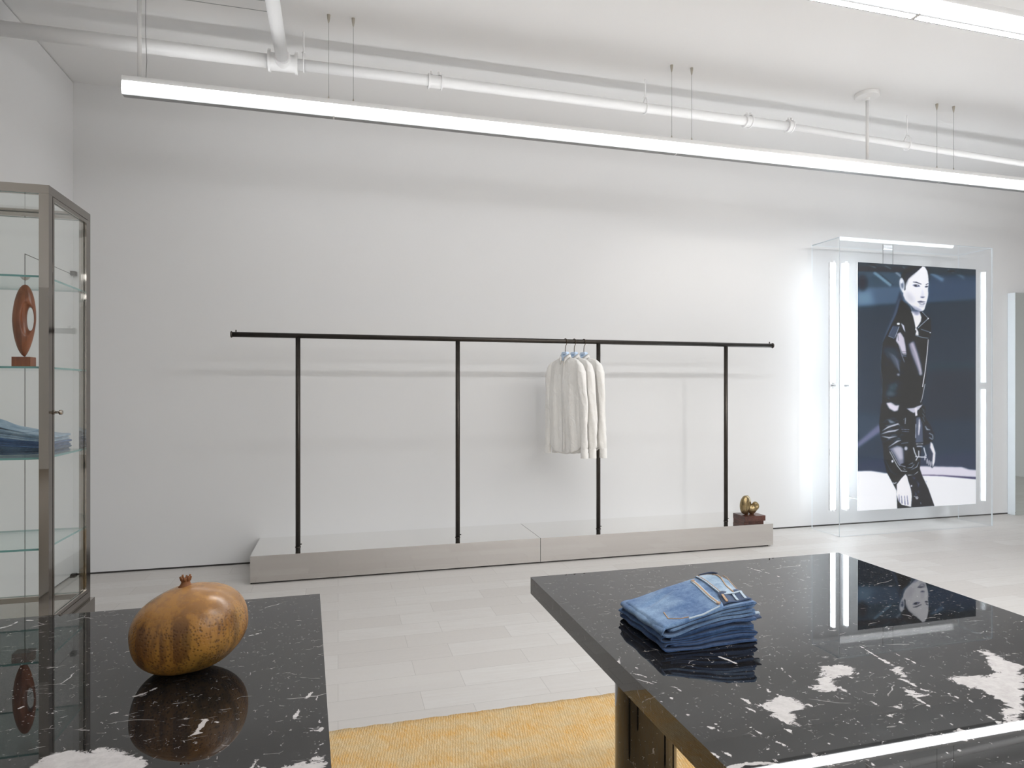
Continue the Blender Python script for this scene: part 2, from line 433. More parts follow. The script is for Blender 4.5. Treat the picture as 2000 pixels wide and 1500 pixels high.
linear_light(-.023, 2.082, YL, 'white linear light of the far row above the left half of the clothes rail', (.082, 2.052))
linear_light(2.082, 4.203, YL, 'white linear light of the far row with a round ceiling canopy and stem', (2.195, 4.184), (('canopy', 3.57),))
linear_light(4.203, 6.32, YL, 'white linear light of the far row cut by the right frame edge', (4.338, 6.2))
Y2 = 2.075
linear_light(.14, 2.245, Y2, 'white linear light of the near row ending inside the top right corner', (.2, 2.2))
linear_light(2.245, 4.35, Y2, 'white linear light of the near row running out of the top right corner', (2.3, 4.3))
for yy in (.4, -1.3, -3.4, -5.5):  # unseen rows added to light the room, the last one inferred from a reflection
    for k in range(3):
        linear_light(.85+2.11*k, 2.958+2.11*k, yy, 'white linear pendant light in the unseen rows added behind the viewer', group='pendant lights added behind the viewer')

def added_spot(x, y, aim, watts, label):  # out-of-view spotlight added for the bright area on the back wall
    t = thing('added_spotlight', label, 'spotlight', (x, y, ZC-.18), 'spotlights added above the viewer')
    d = (Vector(aim)-Vector((x, y, ZC-.18))).normalized()
    obj('head', tube(bmesh.new(), [d*-.07, d*.06], .035, 20), M['white_metal'], t, True)
    obj('stem', T([(0, 0, .0), (0, 0, .179)], .008, 10), M['white_metal'], t)
    ld = bpy.data.lights.new('spot_lamp', 'SPOT'); ld.energy = watts; ld.spot_size = math.radians(50); ld.spot_blend = 1.0; ld.shadow_soft_size = .09; ld.color = (1, .97, .94)
    lo = bpy.data.objects.new('spot_lamp', ld); COL.objects.link(lo); lo.parent = t; lo.location = d*.165; lo.rotation_euler = d.to_track_quat('-Z', 'Y').to_euler()
added_spot(3.5, 1.3, (3.15, 4.94, 1.5), 110, 'unseen spotlight added above the viewer to light the back wall')
# ---------------------------------------------------------------- sprinkler pipe
YP = 3.9
sp = thing('sprinkler_pipe', 'white painted sprinkler pipe running along under the ceiling near the back wall', 'pipe', (0, YP, 3.125))
def zc(x): return 0.0 if x < 3.1 else -(x-3.1)*.028
def rp(*a, **k): return T(*a, **k)
obj('main_pipe', T([(X0-.0, 0, -.005), (-.31, 0, 0)], .038, 28), M['pipe'], sp, True)
obj('middle_pipe', T([(-.31, 0, 0), (.571, 0, .004), (2.62, 0, 0), (3.1, 0, 0)], .031, 24), M['pipe'], sp, True)
obj('thin_pipe', T([(3.1, 0, 0), (9.4, 0, zc(9.4))], .023, 20), M['pipe'], sp, True)
# grooved tee with clamps and a branch running back over the viewer
tee = bmesh.new()
tube(tee, [(-.375, 0, 0), (-.235, 0, 0)], .048, 28); tube(tee, [(-.305, -.005, .0), (-.305, -.075, .0)], .044, 24)
smooth_angle(obj('tee_fitting', tee, M['pipe'], sp))
for x in (-.378, -.232):
    c = bmesh.new(); tube(c, [(x-.007, 0, 0), (x+.007, 0, 0)], .056, 28); box(c, x-.008, x+.008, -.012, .012, .05, .066)
    smooth_angle(obj('clamp', c, M['pipe'], sp))
obj('branch_pipe', T([(-.305, -.07, .0), (-.305, -10.8, .0)], .0345, 28), M['pipe'], sp, True)
for x, L, r in ((.571, .085, .037), (2.76, .05, .036), (3.1, .04, .036)):
    c = bmesh.new(); tube(c, [(x-L/2, 0, 0), (x-L/2+.008, 0, 0)], r+.008, 26); tube(c, [(x-L/2+.008, 0, 0), (x+L/2-.008, 0, 0)], r, 26); tube(c, [(x+L/2-.008, 0, 0), (x+L/2, 0, 0)], r+.008, 26)
    for sx in (-1, 1): tube(c, [(x+sx*L*.28, -.012, r), (x+sx*L*.28, -.012, r+.018)], .009, 10)
    smooth_angle(obj('coupling', c, M['pipe'], sp))
for x in (-.192, 1.975, 4.144):
    h = bmesh.new(); z = zc(x); top = ZC-3.125
    tube(h, [(x, 0, .075+z), (x, 0, top-.001)], .0048, 8)
    tube(h, [(x, 0, .068+z), (x, 0, .078+z)], .010, 8)
    ring = [(x, .034*math.sin(a), z+.036*math.cos(a)*(1.0)+(.012 if math.cos(a) > .6 else 0)) for a in np.linspace(0, 2*math.pi, 25)]
    tube(h, [(x, .008, .07+z), (x, .028, .045+z), (x, .036, z), (x, .025, -.03+z), (x, 0, -.038+z), (x, -.025, -.03+z), (x, -.036, z), (x, -.028, .045+z), (x, -.008, .07+z)], .004, 8)
    obj('pipe_hanger', h, M['pipe'], sp)

# ---------------------------------------------------------------- mirror-steel plinth
px0, px1, py0, py1, pz = -.544, 3.355, 4.41, Y1-.0006, .182
pl = thing('display_plinth', 'long low mirror polished steel plinth under the clothes rail', 'plinth', (0, 0, 0))
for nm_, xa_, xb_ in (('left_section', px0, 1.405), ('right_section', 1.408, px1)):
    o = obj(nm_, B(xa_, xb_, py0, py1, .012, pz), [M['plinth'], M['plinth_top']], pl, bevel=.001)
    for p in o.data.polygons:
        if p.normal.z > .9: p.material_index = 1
obj('recessed_foot', B(px0+.0, px1-.03, py0+.02, py1-.02, 0, .012), M['gap'], pl)

# ---------------------------------------------------------------- clothes rail
YR = 4.455
rk = thing('clothes_rail', 'long blackened steel clothes rail standing on four posts on the steel plinth', 'clothes rail', (0, YR, pz))
zr = 1.606-pz
obj('rail', T([(-.655, 0, zr), (3.38, 0, zr)], .0165, 20), M['iron'], rk, True)
for x in (-.662, 3.383):
    s = 1 if x > 0 else -1
    c = bmesh.new(); lathe(c, [(.019, -.006*s), (.022, 0), (.019, .004*s)], x, 0, 20, 'x', zr); smooth_angle(obj('end_cap', c, M['iron'], rk))
    c = T([(x-s*.028, 0, zr+.012), (x-s*.028, 0, zr+.03)], .004, 8); obj('set_screw', c, M['iron'], rk)
for x in (-.255, .811, 1.873, 2.955):
    obj('post', T([(x, 0, .0), (x, 0, zr-.012)], .0155, 18), M['iron'], rk, True)
    c = bmesh.new(); lathe(c, [(.0175, .028), (.0185, .032), (.0175, .036)], x, 0, 18); obj('post_collar', c, M['iron'], rk)
    c = T([(x+.014, 0, .05), (x+.024, 0, .05)], .004, 8); obj('set_screw', c, M['iron'], rk)

# ---------------------------------------------------------------- shirts on hangers
def make_shirt(seed):
    r = random.Random(seed); ph = [r.uniform(0, 6.28) for _ in range(8)]
    NZ, NT_ = 60, 72; V = []; Fc = []
    prof_f = [0, .03, .07, .12, .2, .35, .6, 1.0]
    prof_z = [-.122, -.128, -.142, -.172, -.25, -.38, -.57, -.825]
    prof_w = [.060, .098, .152, .196, .206, .205, .212, .226]
    for i in range(NZ):
        f = (i/(NZ-1))**1.25
        zb = np.interp(f, prof_f, prof_z); wd = np.interp(f, prof_f, prof_w)
        for j in range(NT_):
            a = 2*math.pi*j/NT_; ca, sa = math.cos(a), math.sin(a)
            hem = .085*abs(ca)**2.2*max(0, f-.55)/.45
            dp = .013+.011*min(1, f*2.6)
            dz = .022*(1-min(1, f*9))*max(0, -sa)
            fold = (.0075*math.sin(ca*7+ph[0]+f*1.2+.8*math.sin(f*5+ph[6]))+.0035*math.sin(ca*19+ph[1]-f*2.5))*min(1, f*2.2)
            w = dp*np.sign(sa)*abs(sa)**.6+fold*min(1, abs(sa)*3)
            V.append((wd*ca+.005*math.sin(f*6+ph[2])*f, w+.004*math.sin(f*4+ph[3])*f, zb+hem-dz))
    for i in range(NZ-1):
        for j in range(NT_): Fc.append((i*NT_+j, i*NT_+(j+1) % NT_, (i+1)*NT_+(j+1) % NT_, (i+1)*NT_+j))
    return V, Fc, ph
def sleeve(side, ph):
    V = []; Fc = []; n = 26; m = 44
    for i in range(m):
        f = i/(m-1)
        cx = side*np.interp(f, [0, .05, .12, .3, .6, 1], [.165, .186, .199, .208, .221, .236])+.003*math.sin(f*9+ph[4])
        cz = np.interp(f, [0, .05, .12, 1], [-.152, -.172, -.215, -.835])
        ru = np.interp(f, [0, .05, .15, .5, .88, .93, 1], [.010, .026, .036, .034, .036, .028, .028])+.002*math.sin(f*15+ph[5])
        rw = np.interp(f, [0, .05, .15, .5, .88, .93, 1], [.008, .018, .025, .021, .020, .016, .016])
        cy = -.002+.008*math.sin(f*3+ph[6])*f
        for j in range(n):
            a = 2*math.pi*j/n
            k = 1+(.17*math.sin(2*a+f*5+ph[7])+.08*math.sin(4*a-f*13)+.05*math.sin(f*60+3*a)*(f > .6))*min(1, f*3)*(1 if f < .92 else .2)
            V.append((cx+ru*math.cos(a)*k, cy+rw*math.sin(a)*k, cz+(ru*.4*math.cos(a)*-side if f < .12 else 0)))
    for i in range(m-1):
        for j in range(n): Fc.append((i*n+j, i*n+(j+1) % n, (i+1)*n+(j+1) % n, (i+1)*n+j))
    Fc.append(tuple(range(n))[::-1])
    return V, Fc
def hanger(x, label):
    t = thing('hanger', label, 'hanger', (x, YR, 1.606), 'hangers on the clothes rail', rz=math.radians(-75))
    hk = [(.000, 0, -.09), (.000, 0, -.045)]
    hk += [(.0195*math.sin(a)*1.0-.0, 0, -.002+.0195*-math.cos(a)*-1) for a in np.linspace(2.6, -1.6, 16)]
    pts = [(0, 0, -.10), (0, 0, -.055), (.004, 0, -.035), (.018, 0, -.018)]+[(.0200*math.cos(a), 0, .0200*math.sin(a)) for a in np.linspace(-.5, 3.6, 16)]
    obj('hook', T(pts, .0026, 8), M['hook'], t, True)
    arm = bmesh.new()
    tube(arm, [(-.165, 0, -.176), (-.12, 0, -.158), (-.05, 0, -.138), (0, 0, -.128), (.05, 0, -.138), (.12, 0, -.158), (.165, 0, -.176)], [.004, .006, .007, .008, .007, .006, .004], 10)
    obj('shoulder_bar', arm, M['white_metal'], t, True)
    card = bmesh.new()
    P = [(-.036, -.145), (-.034, -.092), (-.026, -.078), (.026, -.078), (.034, -.092), (.036, -.145)]
    A = [card.verts.new((p[0], -.0135, p[1])) for p in P]; C = [card.verts.new((p[0], .0135, p[1])) for p in P]
    for k in range(6): card.faces.new((A[k], A[(k+1) % 6], C[(k+1) % 6], C[k]))
    card.faces.new(A[::-1]); card.faces.new(C); bmesh.ops.recalc_face_normals(card, faces=card.faces[:])
    c = obj('neck_card', card, M['tagblue'], t, bevel=.002)
    ink = bmesh.new()
    for k, (a, b) in enumerate(((-.014, -.008), (-.006, .0), (.002, .007), (.009, .014))): box(ink, a, b, -.0142, -.0136, -.104+(.001 if k % 2 else 0), -.096)
    obj('printed_mark', ink, M['tagink'], c)
    return t
def shirt(x, label, seed):
    t = thing('white_shirt', label, 'shirt', (x, YR, 1.606), 'white shirts on the clothes rail', rz=math.radians(-75))
    V, Fc, ph = make_shirt(seed)
    b = pyd('body', V, Fc, M['cotton'], t); 
    so = b.modifiers.new('cloth', 'SOLIDIFY'); so.thickness = .0012
    for sd in (-1, 1):
        V, Fc = sleeve(sd, ph); s_ = pyd('sleeve', V, Fc, M['cotton'], t)
        so = s_.modifiers.new('cloth', 'SOLIDIFY'); so.thickness = .0015
        cf = bmesh.new(); rings = []
        for rr, z in ((1.02, -.772), (1.05, -.775), (1.09, -.836), (1.09, -.838)):
            rings.append([cf.verts.new((sd*.234+.0295*rr*math.cos(a), -.002+.008*math.sin(2.9+ph[6])+.0175*rr*math.sin(a), z)) for a in np.linspace(0, 2*math.pi, 20, endpoint=False)])
        for A, C in zip(rings, rings[1:]):
            for k in range(20): cf.faces.new((A[k], A[(k+1) % 20], C[(k+1) % 20], C[k]))
        c_ = obj('cuff', cf, M['cotton'], s_); smooth_angle(c_, 30); so = c_.modifiers.new('cloth', 'SOLIDIFY'); so.thickness = .002
    # collar: a stand ring with two turned-down points
    co = bmesh.new(); n = 28; lo, mid, hi = [], [], []
    for k in range(n):
        a = -math.pi/2+.28+(2*math.pi-.56)*k/(n-1); c, s = math.cos(a), math.sin(a)
        fr = max(0, -s)**2
        lo.append(co.verts.new((.060*c, .022*s, -.132-.016*fr)))
        mid.append(co.verts.new((.053*c, .022*s, -.094-.028*fr)))
        hi.append(co.verts.new((.066*c, .029*s-.004*fr, -.122-.060*fr**2)))
    for A, C in ((lo, mid), (mid, hi)):
        for k in range(n-1): co.faces.new((A[k], A[k+1], C[k+1], C[k]))
    c_ = obj('collar', co, M['cotton'], t, True); so = c_.modifiers.new('cloth', 'SOLIDIFY'); so.thickness = .002
    pk = bmesh.new(); pv = []
    for i in range(24):
        f = i/23; z = -.150-.66*f; w = -.014-.011*min(1, f*2.6+.12)+.004*math.sin(f*4+ph[3])*f
        fold = (.0065*math.sin(ph[0]+f*1.2)+.0035*math.sin(ph[1]-f*2.5))*min(1, f*2.2)
        pv.append([pk.verts.new((-.016, w+fold-.002, z)), pk.verts.new((.016, w+fold-.002, z))])
    for a, b_ in zip(pv, pv[1:]): pk.faces.new((a[0], a[1], b_[1], b_[0]))
    pp = obj('placket', pk, M['cotton'], t, True); so = pp.modifiers.new('cloth', 'SOLIDIFY'); so.thickness = .003; so.offset = 0
    return t
for x, wh, s in ((1.612, 'leftmost of the three, its whole front showing', 3), (1.681, 'middle one of the three', 11), (1.757, 'rightmost of the three, beside the post', 23)):
    hanger(x, 'pale blue hanger with metal hook, '+wh.replace(', its whole front showing', '').replace(', beside the post', '')+' on the rail')
    shirt(x, 'long sleeved white shirt on the rail, '+wh.replace(', its whole front showing', ' and fully seen'), s)

# ---------------------------------------------------------------- bronze on a stacked wood base
bz = thing('bronze_sculpture', 'small rounded bronze sculpture on two dark wood blocks at the right end of the plinth', 'sculpture', (3.19, 4.60, pz))
obj('lower_block', B(-.064, .118, -.134, .008, 0, .017), M['wood_dark'], bz, bevel=.002)
obj('upper_block', B(-.065, .124, -.15, .01, .0175, .059), M['wood_dark'], bz, bevel=.002)
def blob(x, y, z, c, r, rx=0, rz=0):
    dx, dy, dz = x-c[0], y-c[1], z-c[2]
    cr, sr = math.cos(rx), math.sin(rx); dx, dz = dx*cr-dz*sr, dx*sr+dz*cr
    cr, sr = math.cos(rz), math.sin(rz); dx, dy = dx*cr-dy*sr, dx*sr+dy*cr
    q = np.sqrt((dx/r[0])**2+(dy/r[1])**2+(dz/r[2])**2)
    return (q-1)*min(r)
def smin(a, b, k): 
    h = np.clip(.5+.5*(b-a)/k, 0, 1); return b*(1-h)+a*h-k*h*(1-h)
def bronze_f(x, y, z):
    d = blob(x, y, z, (-.028, -.05, .145), (.036, .03, .066), .12)
    g = blob(x, y, z, (-.016, -.082, .15), (.010, .018, .045), .12)
    d = -smin(-d, g, .008)
    e = blob(x, y, z, (.008, -.03, .158), (.022, .028, .05), -.1); d = smin(d, e, .006)
    e = blob(x, y, z, (.035, -.045, .112), (.036, .03, .030), -.3); d = smin(d, e, .012)
    e = blob(x, y, z, (.056, -.055, .136), (.024, .026, .030), -.25); d = smin(d, e, .008)
    g = blob(x, y, z, (.050, -.085, .142), (.013, .012, .016)); d = -smin(-d, g, .006)
    e = blob(x, y, z, (-.012, -.045, .086), (.014, .014, .012)); d = smin(d, e, .008)
    e = blob(x, y, z, (.032, -.045, .084), (.016, .016, .010)); return smin(d, e, .008)
V, Fc = isosurface(bronze_f, (-.08, -.1, .07), (.1, .02, .225), .0034)
V = [((v[0]-.012)*1.15+.034, (v[1]+.05)*1.1-.072, (v[2]-.076)*1.15+.0575) for v in V]
pyd('bronze_form', V, Fc, M['bronze'], bz)

# ---------------------------------------------------------------- acrylic display case with the backlit print
cx0, cx1, cy0, cy1, cz1 = 4.112, 5.80, 4.54, 4.875, 2.552
lc = thing('light_case', 'tall clear acrylic case holding lit tubes and a large fashion print, against the back wall', 'display case', (0, 0, 0))
th = .008
def panel(name, *a, parent=lc, mats=('acrylic', 'acrylic_edge'), thin=1):
    bm = B(*a); bm.faces.ensure_lookup_table()
    d = sorted(((a[1]-a[0], 0), (a[3]-a[2], 1), (a[5]-a[4], 2)))[0][1]
    for f in bm.faces:
        f.normal_update(); f.material_index = 0 if abs(f.normal[d]) > .5 else 1
    return obj(name, bm, [M[m] for m in mats], parent)
panel('front_panel', cx0, cx1, cy0, cy0+th, .002, cz1)
panel('side_panel', cx0, cx0+th, cy0+th+.0005, cy1, .002, cz1)
panel('side_panel', cx1-th, cx1, cy0+th+.0005, cy1, .002, cz1)
panel('top_panel', cx0+th, cx1-th, cy0+th, cy1, cz1-th, cz1-.0005)
YT = 4.78
for i, x in enumerate((4.263, 4.405, 5.60)):
    for z0, z1 in ((.165, 1.275), (1.30, 2.40)):
        tb = T([(x, YT, z0+.02), (x, YT, z1-.02)], .0155, 16); tt = obj('light_tube', tb, M['tube'], lc, True)
        for z in (z0, z1-.02): obj('tube_cap', T([(x, YT, z), (x, YT, z+.02)], .0135, 12), M['white_metal'], tt)
    bm = B(x-.02, x+.02, YT+.018, YT+.04, .17, 2.39); obj('batten', bm, M['white_metal'], lc, bevel=.002)
    for z in (.30, 1.287, 2.25):
        c = bmesh.new(); box(c, x-.012, x+.012, YT-.012, YT+.0178, z-.006, z+.006); obj('tube_clip', c, M['wire'], lc)
obj('print_strut', T([(4.42, YT-.02, .285), (4.42, 4.66, .285)], .004, 8), M['wire'], lc)
hb = bmesh.new(); box(hb, 4.69, 4.80, 4.665, 4.668, 2.25, 2.543)
obj('hanging_strap', hb, M['acrylic'], lc)
bm = bmesh.new(); box(bm, 4.688, 4.692, 4.664, 4.669, 2.36, 2.543); box(bm, 4.798, 4.801, 4.664, 4.669, 2.36, 2.543); obj('strap_edge', bm, M['wire'], lc)

# the print: painted once into an array (units: fifths of a reference pixel), then baked to vertex colours
def paint_print():
    W_, H_ = 1180, 2460; S = .5; ox, oy = 160, 45
    im = np.zeros((int(H_*S), int(W_*S), 3)); 
    def q(p): return [((x-ox)*S, (y-oy)*S) for x, y in p]
    def P(pts, c, b=2, a=1.): paint_poly(im, q(pts), np.array(c)/255., b*S, a)
    def L(pts, w, c, b=2, a=1.):
        ww = [v*S for v in w] if isinstance(w, (list, tuple)) else w*S
        paint_poly(im, stroke_pts(q(pts), ww), np.array(c)/255., b*S, a)
    def E_(cx, cy, rx, ry, c, b=2, rot=0, a=1.): P(ell(cx, cy, rx, ry, rot), c, b, a)
    yy = np.linspace(0, 1, im.shape[0])[:, None, None]
    top = np.array((36, 56, 72))/255; low = np.array((42, 62, 84))/255
    im[:] = top*(1-yy)+low*yy
    # grandstand-like blurred background
    P([(150, 300), (700, 285), (1340, 250), (1340, 420), (150, 498)], (76, 98, 122), 12)
    P([(700, 200), (1340, 200), (1340, 418), (850, 445)], (58, 78, 104), 20, .9)
    P([(150, 150), (600, 160), (600, 300), (150, 310)], (58, 80, 100), 14)
    P([(150, 360), (300, 330), (340, 480), (150, 490)], (112, 138, 160), 26, .8)
    E_(220, 260, 50, 80, (32, 44, 58), 16); E_(360, 230, 60, 50, (50, 72, 88), 20, 0, .7)
    L([(330, 160), (500, 290)], [26, 30], (112, 138, 158), 6); L([(360, 150), (520, 285)], 8, (40, 56, 70), 4)
    L([(545, 160), (600, 205)], 22, (118, 132, 148), 4)
    L([(880, 165), (1010, 240)], [26, 34], (112, 138, 164), 10, .9); L([(1110, 150), (1215, 220)], [22, 20], (108, 128, 146), 10, .8)
    P([(150, 60), (1340, 128), (1340, 185), (900, 175), (700, 160), (150, 150)], (42, 56, 68), 6)
    P([(150, 104), (720, 112), (720, 160), (150, 148)], (28, 40, 50), 4, .8)
    for x in (320, 470, 1080, 640): L([(x-30, 80+(x-170)*.06), (x+30, 110+(x-170)*.06)], 12, (106, 116, 128), 4, .7)
    E_(320, 88, 34, 10, (16, 24, 32), 3); E_(1085, 150, 36, 10, (16, 24, 32), 3)
    P([(150, 500), (1340, 425), (1340, 600), (150, 660)], (40, 58, 74), 20, .6)
    P([(860, 1050), (1340, 1040), (1340, 1110), (860, 1115)], (44, 72, 84), 18, .5)
    P([(860, 1115), (1340, 1100), (1340, 1600), (820, 1600)], (28, 46, 60), 30, .5)
    P([(150, 1550), (420, 1560), (420, 1760), (150, 1760)], (62, 78, 98), 30, .6)
    P([(150, 1840), (385, 1640), (420, 1700), (150, 1890)], (120, 122, 150), 12, .9)
    P([(150, 2000), (1340, 1900), (1340, 2100), (150, 2110)], (62, 66, 96), 30, .6)
    # snow bright ground
    P([(150, 2102), (300, 2098), (450, 2122), (700, 2120), (1340, 2180), (1340, 2520), (150, 2520)], (240, 242, 248), 5)
    P([(760, 2052), (900, 2055), (1190, 2062), (1260, 2085), (1345, 2092), (1345, 2160), (760, 2140)], (222, 220, 236), 6)
    L([(790, 2140), (1000, 2144), (1345, 2172)], [8, 10, 14], (84, 74, 112), 4); P([(150, 2330), (420, 2330), (420, 2336), (150, 2336)], (214, 216, 226), 6, .6)
    # hair tail and jacket body
    D = (17, 30, 40)
    P([(585, 340), (620, 420), (590, 520), (500, 720), (430, 850), (405, 870), (440, 760), (520, 560)], (48, 62, 84), 6)
    L([(580, 420), (540, 560), (470, 720), (415, 850)], [10, 16, 16, 8], (84, 98, 122), 5, .8)
    P([(590, 440), (640, 470), (700, 540), (760, 600), (850, 570), (885, 620), (890, 760), (868, 830), (860, 900), (840, 1150), (825, 1300), (800, 1440), (835, 1480), (832, 1580), (880, 1650),
       (915, 1730), (918, 1790), (880, 1830), (790, 1860), (780, 2080), (800, 2140), (860, 2270), (920, 2440), (560, 2466), (552, 2290), (510, 2210), (460, 2120), (430, 2000), (420, 1850), (395, 1760),
       (382, 1640), (395, 1520), (405, 1420), (410, 1300), (396, 1130), (400, 980), (412, 860), (470, 740), (560, 560)], D, 3)
    # head
    P([(590, 250), (600, 180), (640, 120), (720, 92), (820, 96), (868, 130), (875, 240), (800, 300), (640, 380), (612, 330)], (26, 36, 46), 5)
    FCE = (240, 241, 248)
    P([(640, 330), (640, 270), (665, 225), (700, 190), (745, 158), (790, 118), (805, 102), (830, 110), (853, 150), (862, 200), (866, 270), (860, 320), (862, 380), (855, 420), (840, 470), (826, 520), (815, 535),
       (780, 542), (735, 522), (690, 480), (640, 435), (618, 385), (618, 350)], FCE, 3)
    P([(640, 180), (760, 120), (795, 105), (720, 180), (665, 225), (640, 300), (630, 250)], (40, 48, 62), 9, .85)
    P([(640, 330), (700, 370), (740, 440), (700, 470), (640, 425)], (196, 198, 212), 22, .7)
    P([(690, 480), (740, 500), (800, 530), (780, 546), (720, 520)], (140, 148, 176), 8, .8)
    E_(606, 280, 25, 66, (206, 212, 226), 4, -.12); E_(608, 285, 12, 34, (96, 108, 132), 6, -.1); E_(600, 250, 14, 20, (226, 230, 240), 4); E_(618, 345, 12, 14, (236, 238, 244), 4)
    L([(712, 255), (745, 258), (795, 278)], [6, 11, 6], (50, 56, 78), 2); L([(838, 282), (866, 268)], [9, 5], (60, 66, 86), 2)
    P([(706, 286), (730, 278), (770, 284), (784, 300), (740, 304)], (84, 92, 124), 4); E_(742, 291, 18, 8, (30, 34, 50), 3); E_(754, 291, 5, 4, (210, 214, 226), 1)
    P([(826, 300), (852, 292), (862, 300), (850, 308), (832, 308)], (70, 76, 100), 3); E_(846, 300, 10, 5, (30, 34, 50), 2)
    P([(800, 310), (820, 360), (828, 400), (810, 408), (780, 395), (790, 380)], (214, 216, 228), 8, .8); P([(785, 400), (805, 398), (830, 400), (812, 412), (790, 408)], (70, 78, 110), 4)
    P([(752, 446), (790, 438), (806, 443), (838, 446), (806, 456), (768, 456)], (96, 100, 122), 3); P([(765, 460), (800, 458), (836, 456), (820, 482), (790, 480)], (150, 156, 176), 4); E_(800, 466, 14, 6, (236, 236, 244), 4)
    L([(770, 490), (800, 498), (822, 492)], 8, (150, 156, 178), 6, .7)
    # neck and shirt
    P([(690, 540), (740, 550), (775, 545), (796, 600), (790, 640), (760, 690), (745, 704), (765, 740), (768, 780), (735, 770), (744, 740), (726, 660), (712, 590)], (240, 240, 246), 4)
    P([(700, 530), (790, 540), (760, 580), (730, 575)], (120, 126, 158), 8, .8)
    # collar
    P([(600, 430), (650, 470), (700, 560), (725, 650), (740, 740), (700, 800), (640, 800), (600, 690), (560, 560)], (15, 28, 38), 4)
    L([(640, 430), (690, 495), (712, 560)], 5, (150, 160, 182), 3)
    P([(780, 545), (800, 545), (865, 612), (830, 650), (745, 710), (790, 650), (800, 600)], (22, 36, 48), 2)
    L([(800, 545), (862, 610)], 4, (190, 200, 214), 1.5); L([(862, 612), (760, 706)], 6, (186, 196, 212), 2); L([(790, 716), (885, 748)], 5, (160, 170, 188), 2)
    E_(862, 612, 7, 7, (226, 230, 240), 1); E_(882, 750, 7, 6, (210, 216, 230), 1); E_(740, 716, 7, 9, (220, 222, 232), 2)
    L([(735, 775), (800, 796), (862, 804)], 5, (180, 190, 206), 2)
    E_(570, 664, 15, 12, (236, 240, 248), 2)
    P([(515, 680), (575, 690), (530, 800), (470, 780)], (70, 82, 104), 4); L([(578, 690), (535, 800)], 6, (176, 182, 204), 2); L([(470, 782), (530, 806)], 5, (170, 178, 200), 2); L([(520, 690), (480, 770)], 4, (110, 120, 146), 2)
    P([(594, 655), (625, 680), (640, 750), (620, 720)], (206, 208, 226), 3)
    P([(560, 760), (590, 745), (625, 800), (640, 880), (650, 965), (610, 960), (580, 880), (545, 830)], (206, 202, 220), 5); L([(565, 770), (572, 830)], 4, (60, 70, 90), 2)
    L([(608, 935), (648, 938)], 4, (60, 70, 90), 1); L([(608, 950), (648, 954)], 4, (60, 70, 90), 1); L([(605, 975), (650, 980)], 6, (150, 156, 180), 3)
    P([(670, 860), (720, 830), (750, 920), (790, 1060), (800, 1150), (775, 1150), (740, 1060), (700, 960)], (170, 166, 190), 10, .9)
    L([(700, 850), (745, 960), (790, 1130)], [10, 10, 14], (220, 216, 232), 7, .8)
    P([(430, 880), (560, 900), (590, 1050), (570, 1090), (470, 1000), (420, 940)], (60, 74, 92), 18, .7)
    for k in range(7): L([(470+k*10, 940+k*22), (540+k*6, 990+k*20), (585, 1050+k*17)], [3, 9, 3], (168, 166, 190), 5, .55)
    L([(575, 870), (600, 960), (630, 1040)], 5, (190, 188, 206), 3); E_(570, 1160, 16, 12, (170, 170, 186), 7, .6); E_(788, 1150, 16, 20, (196, 192, 208), 8, 0, .8)
    L([(862, 815), (850, 960), (832, 1120), (806, 1280)], [6, 7, 7, 9], (230, 230, 238), 1.5); L([(830, 1250), (800, 1400), (786, 1430)], 6, (206, 208, 220), 2)
    L([(414, 860), (400, 980), (398, 1120), (412, 1200), (408, 1440)], 3, (110, 124, 144), 2)
    P([(480, 1260), (570, 1220), (560, 1300), (450, 1370)], (70, 96, 112), 18, .7); E_(500, 1350, 50, 24, (96, 112, 130), 14, 0, .7)
    P([(450, 1435), (500, 1430), (545, 1462), (580, 1455), (565, 1510), (530, 1520), (480, 1490)], (222, 218, 234), 6)
    P([(470, 1590), (510, 1610), (540, 1640), (480, 1630)], (150, 160, 178), 8, .8)
    for a in ([(410, 1710), (470, 1672), (570, 1640), (585, 1660)], [(400, 1740), (470, 1716), (540, 1706), (580, 1690)], [(405, 1760), (480, 1776), (560, 1760)], [(470, 1870), (560, 1810), (600, 1800)], [(440, 1660), (500, 1650)]):
        L(a, [3]+[15]*(len(a)-2)+[3], (206, 208, 224), 4)
    P([(650, 1490), (720, 1485), (750, 1470), (810, 1450), (770, 1500), (720, 1535), (690, 1520)], (196, 196, 214), 4)
    P([(728, 1490), (752, 1480), (756, 1560), (735, 1565)], (226, 224, 236), 3); L([(620, 1600), (640, 1580), (636, 1640)], 7, (206, 208, 222), 3)
    for k in range(10): L([(800+k % 3*12, 1490+k*14), (826-k % 2*10, 1510+k*14)], 4, (170, 178, 196), 2, .7)
    L([(600, 1692), (676, 1696)], 5, (150, 154, 176), 2); L([(606, 1712), (672, 1716)], 5, (130, 136, 160), 2); L([(596, 1832), (668, 1822)], 7, (130, 136, 156), 3)
    P([(742, 1580), (780, 1570), (806, 1650), (812, 1820), (738, 1824), (742, 1700)], (86, 94, 116), 4); L([(775, 1590), (775, 1660), (768, 1750)], [6, 18, 8], (222, 222, 234), 4); L([(740, 1640), (738, 1780)], 7, (186, 190, 206), 3)
    L([(742, 1836), (812, 1834)], 5, (206, 208, 220), 2); L([(748, 1858), (806, 1858)], [12, 12], (190, 192, 208), 4)
    for a in ([(716, 1870), (730, 1920), (748, 1962)], [(770, 1900), (768, 1960)], [(818, 1870), (828, 1910), (842, 1955)], [(735, 1960), (846, 1966)], [(760, 1960), (740, 2000)]): L(a, 10, (224, 226, 236), 3)
    P([(820, 1640), (880, 1650), (918, 1740), (915, 1780), (870, 1810), (820, 1780)], (30, 42, 56), 5)
